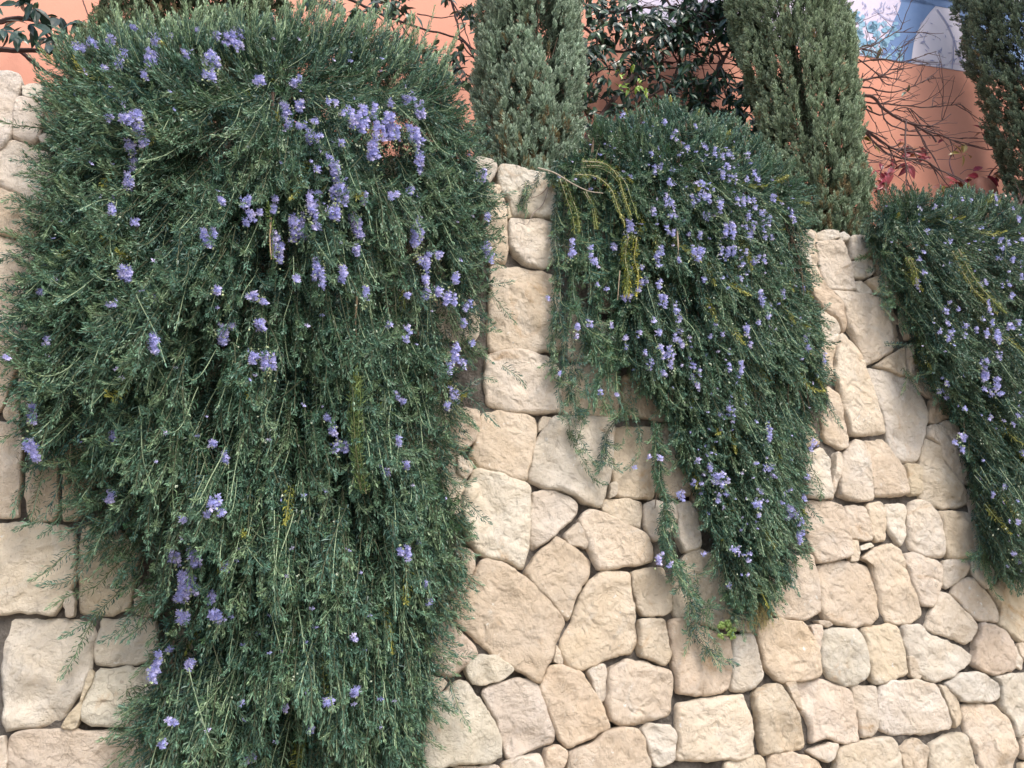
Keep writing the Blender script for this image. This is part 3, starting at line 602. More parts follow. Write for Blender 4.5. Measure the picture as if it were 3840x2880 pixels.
def bush(spec):
    rg = np.random.default_rng(spec['seed'])
    root = thing('rosemary_bush', spec['base'], spec['label'], 'rosemary bush', 'rosemary bushes hanging over the stone wall')
    mk = np.array(spec['mask'], float); dist0 = spec['dist']; mpf = MPF * dist0; x0, y0 = mk.min(0); x1, y1 = mk.max(0)
    def depth(x, y, raw=False):
        d = edge_dist(mk, x, y) * mpf; t = spec['t0'] + spec['t1'] * np.sqrt(np.clip(d / spec['rd'], 0, 1))
        n = fbm(np.stack([x * mpf * 7, y * mpf * 4.5, x * 0], -1), spec['seed'] + 3, 3); return t * (1 if raw else (.55 + .9 * n)), n
    def sample(n, fl_=0.0):
        out = []
        while len(out) < 1 or sum(len(o_) for o_ in out) < n:
            x = rg.uniform(x0, x1, n * 2); y = rg.uniform(y0, y1, n * 2); k = inside(mk, x, y); x, y = x[k], y[k]
            dn = fbm(np.stack([x * mpf * 6, y * mpf * 3.5, x * 0 + 9], -1), spec['seed'] + 20, 3)
            lo = spec['dens'](x, y); k = rg.random(len(x)) < np.clip(np.clip((dn - .34) * 5.0, .12, 1) + fl_ + .9 * (y < spec['topline'](x)), 0, 1) * lo; out.append(np.c_[x[k], y[k]])
        q = np.vstack(out)[:n]; return q[:, 0], q[:, 1]
    fol = Acc(); wood = Acc()
    topy = spec['topline']
    for layer, (frac, num) in enumerate(((.25, .27), (.62, .29), (1.0, .44))):
        n = int(spec['n'] * num); x, y = sample(n, (.8, .12, 0.0)[layer]); t, nn = depth(x, y)
        above = y < topy(x)
        dep = t * frac * rg.uniform(.8, 1.1, n); dep = np.where(above, rg.uniform(-.28, 1, n) * np.maximum(t, .12) * 1.1, np.maximum(dep, .03))
        P = F(x, y, -dep)
        rx, ry = spec['root']; rad = np.stack([(x - rx), np.zeros(n), -(y - ry)], -1); rad = nrm(rad)
        wt = 1 / (1 + np.exp((y - topy(x) + spec['topoff']) / 28.0))[:, None]      # 1 on top, 0 in the curtain
        down = np.array([0, -.25, -1.0]); D = rad * spec['fan'] + down * (1 - spec['fan']) + rg.normal(0, 1, (n, 3)) * rg.choice([.09, .30], n, p=[.72, .28])[:, None] + np.array([0, -.22, 0]) * frac
        Dt = np.array([0, -.25, 1.0]) + rad * .45 + rg.normal(0, .25, (n, 3)); D = nrm(D * (1 - wt) + Dt * wt)
        bend = (np.array([0, -.55, 1.0]) * spec['curl'] + rad * .3) * (rg.random((n, 1)) < spec['pcurl']) * rg.uniform(.5, 1.3, (n, 1)) * (1 - wt) + wt * np.array([0, 0, .5])
        bend = bend * 1.6 + rg.normal(0, .15, (n, 3)); L = rg.uniform(.16, .38, n) * spec['len'] * (1 - .45 * wt[:, 0]); K = 18
        P = P - nrm(D) * L[:, None] * .55
        X, T = grow(P, D, bend, L, K, .09, rg, 3.5)
        X[..., 1] = np.where(above[:, None], X[..., 1], np.minimum(X[..., 1], -.025))
        cA = GA[rg.integers(0, len(GA), n)] * spec['green']; cB = GB[rg.integers(0, len(GB), n)] * spec['tip']
        yel = rg.random(n) < spec['yellow'] * .5; cA = np.where(yel[:, None], np.array([.14, .16, .03]), cA); cB = np.where(yel[:, None], np.array([.34, .34, .08]), cB)
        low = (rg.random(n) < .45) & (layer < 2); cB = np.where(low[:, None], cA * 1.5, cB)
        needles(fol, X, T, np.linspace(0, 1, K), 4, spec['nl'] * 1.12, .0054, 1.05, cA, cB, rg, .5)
        sc0 = np.where((rg.random(n) < .35)[:, None], np.array([.34, .43, .27]), np.array([.12, .13, .08])); stems(wood, X, .0017, .0012, sc0 * .8, np.where(yel[:, None], cB, sc0))
    # woody stems hanging inside
    for k in range(spec['wood']):
        x, y = sample(1); yy = float(y[0]); xx = float(x[0]); l = rg.uniform(60, 200)
        ys = np.linspace(max(yy - l, y0 + 40), yy + rg.uniform(20, 60), 5); xs = xx + np.cumsum(rg.normal(0, 5, 5)) + (ys - yy) * (xx - spec['root'][0]) / 1400
        kk = inside(mk, xs, ys)
        if kk.sum() < 3: continue
        W = F(xs[kk], ys[kk], -np.linspace(.05, .09, int(kk.sum())) - rg.uniform(0, .06)); tube(wood, resample(W, .03), rg.uniform(.002, .0045), .0015, WOOD * rg.uniform(.6, 1.2), sides=4)
    # fringe: shoots reaching out past the outline
    n = spec['fringe']; seg = np.roll(mk, -1, 0) - mk; sl2 = np.linalg.norm(seg, axis=1); pr = sl2 / sl2.sum(); k = rg.choice(len(mk), n, p=pr); u = rg.random(n)
    q = mk[k] + seg[k] * u[:, None]; keep = q[:, 1] > topy(q[:, 0]) - 20; c = mk.mean(0)
    nv = np.stack([seg[k][:, 1], -seg[k][:, 0]], 1); nv = nv / np.maximum(np.linalg.norm(nv, axis=1, keepdims=True), 1e-6)
    ar = 0.5 * np.sum(mk[:, 0] * np.roll(mk[:, 1], -1) - np.roll(mk[:, 0], -1) * mk[:, 1]); nv = nv * (1 if ar > 0 else -1)
    q, nv = q[keep], nv[keep]; n = len(q); q = q - nv * 10
    P = F(q[:, 0], q[:, 1], -rg.uniform(.05, .14, n)); o3 = np.stack([nv[:, 0], np.zeros(n), -nv[:, 1]], -1)
    D = nrm(o3 * spec['fo'] + np.array([0, -.12, -.75]) + rg.normal(0, .2, (n, 3))); bend = np.array([0, -.1, .7]) * rg.uniform(-.2, 1, (n, 1)) * spec['curl'] + rg.normal(0, .2, (n, 3))
    L = rg.uniform(.06, .17, n) * spec['fl']; X, T = grow(P, D, bend, L, 14, .12, rg); X[..., 1] = np.minimum(X[..., 1], -.03)
    needles(fol, X, T, np.linspace(0, 1, 14), 4, spec['nl'], .0042, 1.12, GA[rg.integers(0, len(GA), n)] * 1.15, GB[rg.integers(0, len(GB), n)] * .85, rg, .6)
    stems(wood, X, .0019, .0011, np.array([.20, .20, .12]), np.array([.24, .30, .16]))
    # long upright or special shoots
    if spec.get('spikes'):
        n = spec['spikes']; x = rg.uniform(*spec['spx'], n); yt = spec['spy'](x) + rg.uniform(-25, 60, n); P = F(x, yt, rg.uniform(-.25, .12, n))
        D = nrm(np.array([0, -.06, 1.0]) + rg.normal(0, .20, (n, 3)) + np.stack([(x - 620) / 900, x * 0, x * 0], -1)); L = rg.uniform(.10, .24, n)
        X, T = grow(P, D, rg.normal(0, .12, (n, 3)), L, 17, .05, rg)
        needles(fol, X, T, np.linspace(0, 1, 17), 4, .030, .0042, .80, GA[rg.integers(0, len(GA), n)] * 1.3, np.tile([(.30, .42, .24)], (n, 1)), rg, .3, .7); stems(wood, X, .002, .0012, np.array([.26, .32, .19]), np.array([.34, .44, .25]))
    for pts, dpt in spec['strands']: rope(fol, pts, -np.asarray(dpt), rg, ln=spec['nl'])
    for pts, dpt, nr in spec.get('thick', []):
        for k in range(max(1, int(nr * .85))):
            p = np.asarray(pts, float); p = p + np.cumsum(rg.normal(0, 3.5, p.shape), 0) * .8 + rg.normal(0, spec.get('tw', 7), 2); base_ = GA[rg.integers(5)] * rg.uniform(1.0, 1.7)
            Xr = rope(fol, p, -np.asarray(dpt) - rg.uniform(-.015, .05), rg, ln=.030, step=.0095, m=4, wid=.0044, colA=base_, stemcol=(.16, .15, .09))
            ns = max(2, int(len(Xr) * .12)); ii_ = rg.integers(0, len(Xr), ns); P = Xr[ii_]; D = nrm(rg.normal(0, .38, (ns, 3)) + np.array([0, -.35, -.8])); L = rg.uniform(.05, .13, ns)
            X, T = grow(P, D, np.array([0, -.2, .9]) * rg.uniform(0, 1, (ns, 1)) + rg.normal(0, .3, (ns, 3)), L, 11, .1, rg, 2.5); X[..., 1] = np.minimum(X[..., 1], -.03)
            needles(fol, X, T, np.linspace(0, 1, 11), 4, .029, .0044, 1.1, np.repeat(base_[None], ns, 0) * rg.uniform(.8, 1.3, (ns, 1)), GB[rg.integers(0, len(GB), ns)], rg, .5); stems(wood, X, .002, .0012, np.array([.2, .22, .12]), np.array([.3, .36, .2]))
    fol.build('foliage', M_leaf, root); wood.build('stems', M_bark, root)
    for lab, pts, dpt, ca, cb, nr, wdt in spec.get('branches', []):
        a_ = Acc()
        for k in range(nr):
            p = np.asarray(pts, float) + (rg.normal(0, 7, 2) if nr > 1 else 0); rope(a_, p, -np.asarray(dpt) - rg.uniform(0, .02) * (nr > 1), rg, ln=wdt * rg.uniform(.75, 1.05), step=.010, colA=ca if k % 2 == 0 else np.array([.07, .13, .04]), colB=cb if k % 2 == 0 else np.array([.25, .30, .08]), stemcol=(.30, .25, .15), wid=.0046)
        o = a_.build('leafy_branch', M_leaf, root); o['label'] = lab
    for lab, pts, dpt, r0, col in spec.get('bare', []):
        a_ = Acc(); p = np.asarray(pts, float); W = resample(F(p[:, 0], p[:, 1], -np.broadcast_to(np.asarray(dpt, float), (len(p),))), .012); tube(a_, W, r0, r0 * .45, col)
        for w_ in W[::2]:
            e_ = w_ + rg.normal(0, .006, 3); tube(a_, np.array([w_, (w_ + e_) / 2, e_]), r0 * .4, r0 * .2, col, sides=3)
        o = a_.build('bare_branch', M_dry, root); o['label'] = lab
    # flowers
    fl = np.array(spec['flowers'], float); order = np.argsort(-(fl[:, 2] * fl[:, 3])); rest = Acc()
    for ct, k in enumerate(order):
        x, y, rx_, ry_ = fl[k]; t, _ = depth(np.array([x]), np.array([y]), False); t = max(float(t[0]), .03)
        num = int(np.clip(rx_ * ry_ * spec['fd'] * rg.uniform(.8, 1.2), 3, 120)); a_ = Acc() if ct < 98 else rest
        # florets sit along one or two short axes so the cluster reads as a raceme
        nx_ = max(1, int(rx_ / 4.5)); ax_ = rg.uniform(-.8, .8, nx_) if nx_ > 1 else np.zeros(1); ay_ = rg.uniform(-.4, .4, nx_); sl_ = rg.normal(0, .18, nx_); w_ = rg.integers(0, nx_, num); v_ = rg.uniform(-.7, .7, num) * rg.uniform(.6, 1, num); q = np.clip(np.stack([ax_[w_] + sl_[w_] * v_ + rg.normal(0, 2.0 / rx_, num), ay_[w_] + v_], 1), -1.1, 1.1)
        ry_ *= 1.2; C0 = F(x + q[:, 0] * rx_ * .85, y + q[:, 1] * ry_, -(t + .055) - rg.uniform(-.025, .02, num)); florets(a_, C0, spec['fs'], rg)
        nb = max(1, int(num * rg.uniform(.1, .55))); q = np.clip(rg.normal(0, .5, (nb, 2)), -1, 1); C1 = F(x + q[:, 0] * rx_, y + 2 + q[:, 1] * ry_ * 1.2, -(t + .052) - rg.uniform(-.02, .02, nb)); buds(a_, C1, spec['fs'] * .5, rg)
        if ct < 98: a_.build('flower_cluster', M_petal, root)
    n = spec['strays']; x, y = sample(n); t, _ = depth(x, y);  C0 = F(x, y, -t - .05)
    florets(rest, C0[: n // 2], spec['fs'] * .9, rg); pk = rg.integers(0, n // 2, n // 2); C1 = C0[n // 2:][pk % len(C0[n // 2:])] + rg.normal(0, .008, (n // 2, 3)); buds(rest, C1, spec['fs'] * .5, rg, (.62, .68, .54))
    o = rest.build('small_flowers', M_petal, root, kind='stuff')
    return root
FL1 = """204,96,14,10 242,87,18,12 222,149,12,9 262,137,12,14 271,120,14,10 292,58,10,8 330,87,14,18 327,125,20,20 367,76,8,7 402,114,9,9 429,70,10,10 464,76,10,12 496,85,18,20 513,73,12,12 516,96,14,12
452,131,18,20 455,160,18,15 472,137,10,14 557,175,10,10 312,166,8,10 274,257,22,14 300,248,14,12 303,277,14,20 283,315,14,18 309,306,10,12 286,353,9,18 280,394,19,18 236,257,9,9 242,455,8,16 289,478,9,8 478,434,10,10 531,437,12,12 589,434,10,8 592,452,10,9
558,177,14,9 643,179,15,13 622,242,18,21 647,227,12,14 630,271,15,12 651,273,12,12 668,290,11,20 683,262,11,8 710,217,8,8 724,222,8,8 747,242,18,12 768,256,20,18 780,273,20,14 795,246,20,18 814,242,12,14 845,252,20,14 810,315,24,28 820,290,14,26 851,290,18,24 843,223,8,12
880,210,20,14 903,240,20,18 889,294,20,24 903,310,14,12 738,306,7,10 685,368,7,8 710,350,13,14 728,364,11,20 728,392,12,20 714,419,10,18 739,423,13,28 724,454,18,18 670,448,16,30 685,421,9,8 782,429,9,14 851,425,11,10 891,417,10,14 903,350,16,28 908,481,9,14
643,490,18,28 641,510,20,12 682,491,10,8 764,465,18,12 768,494,18,24 778,510,18,12 541,465,9,14 531,485,8,10 595,514,10,9 905,510,12,18 265,590,22,18 242,658,10,9 450,515,22,22 465,627,16,8 482,720,16,28 500,700,8,8 330,740,9,26 340,645,8,8 545,640,14,9 570,650,9,9
560,700,22,14 550,770,20,16 580,785,14,26 600,540,12,34 640,600,8,10 690,590,14,32 740,600,7,18 775,510,10,10 790,640,7,22 770,540,10,16 740,585,8,10 900,520,14,34 915,560,18,18 945,550,12,10 920,600,12,14 935,635,28,14 970,640,22,18 985,600,10,14 880,640,8,8 885,715,12,8 880,735,9,8
1040,380,16,14 1055,470,9,14 1050,540,9,26 1060,560,8,14 985,760,11,28 1000,790,8,14 970,790,8,14 980,850,10,20 1020,745,8,10 965,880,7,12 855,855,8,12 870,870,7,8 860,950,8,12 870,1005,12,8 835,1020,7,10 720,930,9,18 735,965,22,14 705,905,8,8 245,945,11,12 235,1065,11,9 240,1082,9,8
65,895,10,32 70,965,20,14 75,985,14,10 15,770,7,7 85,630,9,8 100,740,7,12 460,960,8,8 485,990,9,12 465,1085,14,14 445,1110,8,8 475,1110,9,7 395,1120,7,7 415,1205,18,22 375,1210,12,18 490,1225,15,12 400,1250,20,18 405,1277,25,18 385,1292,10,10 450,1290,12,16 395,1335,14,14 460,1335,14,14
345,1430,11,20 325,1460,10,18 365,1405,8,8 415,1440,13,14 765,1500,11,9 710,1520,12,11 770,1490,7,7 670,1580,7,8 615,1530,6,8 545,1640,8,8 530,1645,7,7 370,1560,9,8 350,1600,8,10 880,1205,7,22 865,1190,8,10 915,1270,7,12 905,1170,7,8 925,1300,6,8 765,1375,7,8 1010,660,9,12 1000,700,8,12 170,105,14,12 560,460,7,9 840,700,7,8 690,300,9,12"""
FL2 = """1430,265,11,8 1345,250,8,8 1455,285,10,8 1500,270,7,7 1453,300,9,8 1520,317,9,8 1543,325,8,16 1560,337,8,10 1581,332,14,9 1619,337,9,8 1421,363,14,12 1453,363,8,7 1446,396,14,8 1484,326,8,10 1407,335,7,9 1564,363,11,10 1567,385,12,12 1581,385,12,10 1513,397,14,10 1513,410,9,9 1621,371,11,9 1633,378,11,9 1631,389,12,7 1614,390,8,10
1499,434,15,16 1525,425,12,16 1551,439,9,22 1447,439,16,20 1416,458,11,9 1451,465,14,8 1602,432,14,18 1624,435,13,12 1631,446,7,7 1616,465,10,16 1647,461,9,12 1656,484,9,18 1659,515,11,11 1531,468,18,9 1571,491,20,26 1616,489,20,14 1621,507,11,12 1446,498,14,12 1487,505,6,7 1517,508,11,10 1367,495,18,18 1428,541,9,10 1418,554,9,9 1503,554,16,18 1510,541,11,12 1571,543,24,20 1612,548,8,9 1638,564,18,12 1602,573,9,7 1664,434,12,12 1713,470,14,14
1234,524,9,9 1231,553,14,13 1276,537,6,18 1280,564,14,12 1327,535,13,9 1349,647,17,12 1363,638,9,9 1385,577,6,7 1392,607,12,10 1378,629,7,10 1418,553,7,7 1429,544,8,8 1427,575,10,7 1428,618,13,12 1432,645,16,18 1458,655,8,8 1461,675,10,12 1467,690,8,8 1507,547,15,16 1467,560,8,8 1521,604,8,8 1412,689,6,7 1419,722,11,8 1465,715,9,8 1458,734,9,10 1474,740,14,11 1421,754,11,12 1439,765,11,14 1448,755,8,8 1452,773,8,9 1449,791,14,11 1439,807,9,9
1392,764,8,8 1349,734,10,9 1352,747,7,7 1381,720,8,7 1320,700,8,8 1272,700,10,9 1243,704,9,11 1245,725,6,8 1183,644,6,7 1287,615,6,6 1312,624,5,9 1539,704,11,7 1534,725,7,7 1505,805,9,9 1508,833,9,8 1494,815,7,9 1497,790,7,9 1405,780,6,8 1403,793,7,8 1296,845,7,7 1209,809,5,6 1330,850,6,7
1580,890,11,24 1560,900,10,9 1600,790,8,18 1615,710,9,18 1640,700,7,9 1660,930,10,28 1655,1010,9,9 1640,1090,8,9 1620,745,8,8 1530,1010,9,9 1545,1035,16,12 1690,1090,9,8 1700,1100,14,11 1735,1130,11,9 1730,1160,11,14 1760,960,9,14 1750,975,7,8 1740,730,13,9 1745,750,8,8 1780,770,7,14 1735,620,8,10 1600,600,8,8 1640,650,13,20 1655,680,9,9 1560,720,7,7 1575,790,8,12 1690,640,7,14
1421,992,10,8 1401,985,6,6 1506,992,8,7 1532,1005,7,8 1520,1020,7,8 1541,1034,11,10 1561,1023,10,9 1572,1039,7,8 1559,1048,7,8 1499,1045,9,8 1515,1045,7,7 1545,1075,12,9 1514,1068,7,7 1570,1068,7,9 1466,1066,11,9 1474,1083,6,7 1663,1008,10,8 1670,1025,9,8 1632,1003,6,6 1644,1066,7,7 1697,1063,15,9 1737,1075,8,9 1634,1092,9,9 1637,1110,6,7 1695,1119,9,7 1710,1115,13,9 1724,1114,11,9 1728,1152,9,12 1715,1105,7,7 1592,1188,13,8 1594,1198,6,6 1620,1192,6,9 1616,1210,5,6 1521,1197,5,6 1421,1212,10,12 1428,1197,7,6 1446,1217,7,8 1614,1239,6,7 1574,1262,7,7 1370,1008,5,6 1744,1030,6,8"""
FL3 = """2199,470,8,12 1993,541,6,7 1985,560,7,7 1995,588,9,7 1981,605,7,7 1981,621,6,8 2162,518,10,8 2178,529,8,8 2167,541,10,9 2157,559,10,7 2187,560,8,8 2206,518,7,7 2118,612,7,7 2128,612,7,8 2167,616,17,9 2050,655,8,7 2041,670,11,8 2069,669,7,9 2133,652,7,7 2135,669,10,9 2123,685,7,9 2052,697,10,8 2086,703,8,9 2108,713,8,7 2052,732,14,9 2056,718,9,8 2028,713,9,7 2084,723,7,7 2143,701,7,12 2143,728,26,18 2180,703,14,10 2199,698,8,8 2155,767,9,12 2123,777,15,12 2124,803,12,26 2045,830,7,8 2028,845,8,7 2043,854,7,8 2148,835,8,20 2126,843,8,8 2140,850,9,8 2160,850,9,8
2127,811,12,14 2150,830,10,20 2030,844,10,8 2043,828,7,7 2084,884,7,7 2074,943,13,12 2065,955,9,8 2077,973,8,10 2138,903,8,8 2198,901,8,7 2188,916,7,8 2208,975,6,9 2167,1053,7,7 2143,1070,6,7 2199,1130,9,9 2182,1197,12,8 2197,1215,7,7 1987,450,6,6 2019,446,6,7 2077,430,8,7 2095,434,7,6 2150,426,7,12 2188,453,7,7 2198,472,6,9 2000,500,6,6 2050,520,6,7 2180,640,9,9 2205,600,8,9"""
def parse(s): return [tuple(float(v) for v in q.split(',')) for q in s.split()]
def cs(pts, k):                                                     # crop coordinates -> overview units
    ox, oy, s_ = CR[k]; return [((x / s_ + ox) * KF, (y / s_ + oy) * KF) for x, y in pts]
def topline(x): return np.interp(x, [0, 1037, 1129, 1763, 1830, 2260], [156, 346, 375, 498, 507, 590]) 
bush(dict(seed=21, base=(.2, .25, 3.7), label='largest rosemary bush, on the left, hanging the full height of the stone wall', dist=3.05,
    mask=[(150, 110), (190, 92), (290, 80), (400, 70), (520, 58), (640, 48), (760, 62), (860, 92), (930, 145), (970, 200), (1000, 262), (1015, 330), (1035, 400), (1050, 460), (1040, 540), (1035, 620), (1025, 700), (1000, 780), (980, 850), (960, 930), (955, 1000), (985, 1060), (995, 1120), (985, 1200), (960, 1260), (940, 1340), (930, 1420), (925, 1480), (895, 1530), (880, 1600), (870, 1700), (560, 1720), (430, 1700), (330, 1640), (310, 1580), (340, 1490), (370, 1400), (350, 1320), (300, 1240), (250, 1190), (210, 1120), (215, 1020), (170, 960), (100, 980), (75, 940), (75, 860), (64, 780), (62, 690), (84, 600), (100, 500), (115, 400), (135, 330), (145, 260), (135, 190)],
    t0=.06, t1=.30, rd=.45, n=7000, root=(600, 120), fan=.42, topoff=80, curl=.95, pcurl=.55, len=1.0, green=1.0, tip=.85, yellow=.02, nl=.034,
    dens=lambda x, y: np.where((y > 1080) & (x < 420), .40, np.where(y > 1350, .75, np.where(y < 300, 1.0, .86))), topline=lambda x: np.interp(x, [0, 1037, 1129], [156 + 60, 346 - 60, 375 - 60]),
    wood=230, fringe=300, fo=.8, fl=1.0, spikes=230, spx=(250, 960), spy=lambda x: np.interp(x, [160, 300, 500, 700, 900, 980], [125, 95, 80, 72, 115, 190]),
    strands=[(cs(p, k), d) for p, k, d in (
        ([(480, 560), (350, 520), (200, 510), (0, 480)], 'I', (.10, .10, .08, .06)), ([(430, 720), (350, 770), (250, 800), (110, 790)], 'I', .09), ([(350, 1190), (240, 1140), (110, 1110), (30, 1130)], 'I', .09), ([(300, 1240), (210, 1240)], 'I', .08), ([(420, 1150), (300, 1180), (190, 1090), (120, 1050)], 'I', .09),
        ([(560, 1440), (380, 1320), (240, 1310), (110, 1300)], 'I', .10), ([(400, 1500), (250, 1500), (100, 1560), (0, 1600)], 'I', .09), ([(450, 120), (240, 130), (120, 170), (0, 220)], 'J', .09), ([(350, 450), (200, 520), (80, 500), (0, 480)], 'J', .08), ([(420, 560), (220, 590), (160, 520), (0, 600)], 'J', .09),
        ([(400, 820), (250, 860), (100, 850), (0, 900)], 'J', .09), ([(430, 1050), (250, 1080), (100, 1020), (10, 1030)], 'J', .08), ([(500, 1350), (300, 1400), (120, 1450), (0, 1560)], 'J', .09), ([(480, 700), (330, 760), (200, 850), (60, 930)], 'J', .09), ([(300, 1150), (150, 1170), (40, 1200)], 'J', .08),
        ([(450, 330), (380, 620), (340, 950), (210, 1150), (170, 1330)], 'K', .07), ([(480, 700), (400, 1000), (330, 1250), (270, 1400), (160, 1470)], 'K', .08), ([(700, 700), (620, 1000), (500, 1250), (430, 1400), (250, 1460)], 'K', .09), ([(860, 650), (830, 1000), (700, 1200), (600, 1380), (520, 1470), (420, 1540)], 'K', .09),
        ([(1000, 1150), (900, 1300), (800, 1450), (650, 1560)], 'K', .1), ([(800, 560), (780, 800), (740, 1050), (660, 1200)], 'K', .07), ([(920, 650), (880, 900), (850, 1100), (780, 1190)], 'K', .07), ([(380, 440), (300, 520), (180, 590)], 'K', .09), ([(560, 500), (480, 700), (330, 830), (250, 800)], 'K', .08),
        ([(650, 130), (480, 250), (300, 410), (210, 455)], 'E', .1), ([(700, 250), (600, 330), (440, 470), (260, 490)], 'E', .1), ([(760, 350), (620, 500), (450, 570), (310, 640)], 'E', .1), ([(800, 500), (650, 650), (550, 740), (400, 830)], 'E', .1), ([(640, 660), (560, 760), (510, 850), (460, 960), (380, 1085)], 'E', .09), ([(900, 600), (820, 700), (760, 790), (650, 850)], 'E', .1), ([(960, 680), (900, 760), (850, 800), (780, 850)], 'E', .09),
        ([(980, 1100), (860, 1200), (780, 1350), (690, 1450)], 'E', .1), ([(1000, 1250), (900, 1350), (850, 1480), (770, 1580)], 'E', .1), ([(1020, 900), (960, 950), (940, 940)], 'E', .1), ([(860, 1150), (800, 1180), (830, 1280), (740, 1320)], 'E', .08), ([(1050, 1400), (960, 1500), (880, 1600), (840, 1650)], 'E', .1),
        ([(430, 30), (470, 150), (450, 300), (510, 490)], 'C', .08), ([(100, 480), (200, 560), (380, 700)], 'C', .1), ([(200, 700), (350, 790), (450, 830), (545, 830)], 'C', .09), ([(340, 960), (380, 1030), (440, 1200), (525, 1355)], 'C', .09), ([(180, 950), (250, 1050), (300, 1150), (350, 1220)], 'C', .1), ([(140, 1150), (180, 1250), (180, 1450), (150, 1659), (155, 1720)], 'C', .07), ([(100, 1000), (250, 1160), (355, 1195)], 'C', .1), ([(60, 560), (250, 640), (390, 690)], 'C', .1), ([(150, 250), (280, 350), (350, 480)], 'C', .1), ([(-20, 1300), (10, 1500), (60, 1640)], 'C', .1),
        ([(150, 430), (300, 430), (430, 400), (545, 390)], 'G', .12), ([(200, 1230), (350, 1200), (420, 1200), (510, 1180)], 'G', .1), ([(200, 1200), (330, 1280), (430, 1400), (540, 1540)], 'G', .12), ([(250, 750), (320, 760), (370, 790)], 'G', .1), ([(300, 980), (380, 960), (430, 950)], 'G', .1), ([(300, 510), (400, 510), (470, 490)], 'G', .1),
        ([(560, -60), (640, 0), (690, 40), (725, 95)], 'A', .09), ([(200, 100), (380, 230), (440, 300), (525, 385)], 'A', .11), ([(250, 150), (400, 30), (500, 40)], 'A', .1), ([(200, 850), (300, 950), (380, 1040), (455, 1095)], 'A', .11), ([(150, 480), (250, 560), (350, 690)], 'A', .1), ([(200, 1150), (270, 1350), (240, 1650)], 'A', .08))],
    branches=[('yellowish green upright branch', cs([(1520, 1280 + 60), (1490, 900), (1500, 500)], 'P'), .0, (.10, .16, .06), (.2, .28, .1), 1, .02)] and
        [('yellow green branch hanging in the middle', [(790, 1060), (775, 930), (778, 860), (780, 810)], .42, (.13, .19, .06), (.26, .34, .12), 4, .036), ('fresh green branch', [(590, 560), (588, 500), (580, 440)], .40, (.13, .22, .05), (.25, .36, .1), 1, .026), ('fresh green branch', [(700, 1500), (697, 1420), (700, 1340)], .38, (.16, .20, .04), (.3, .34, .08), 1, .026)],
    bare=[('bare grey twig', cs([(320, 700), (310, 850), (280, 1000), (230, 1010)], 'P') and [(583, 318), (582, 350), (575, 382), (566, 386)], .34, .0035, (.42, .36, .30)), ('bare brown stem', [(590, 200), (588, 260), (584, 330), (588, 380)], .25, .006, (.13, .09, .07)),
          ('bare brown stem', [(690, 1040), (688, 1090), (684, 1150), (690, 1200)], .22, .006, (.12, .085, .065)), ('bare tan stem', [(585, 470), (583, 520), (586, 560)], .40, .004, (.45, .34, .22)), ('bare reddish stem', [(600, 1330), (604, 1400), (596, 1460)], .28, .005, (.28, .17, .11)), ('bare tan twig', [(772, 640), (768, 700), (775, 760), (770, 800)], .40, .0035, (.40, .30, .2))],
    flowers=parse(FL1), fd=.20, fs=.0115, strays=260))
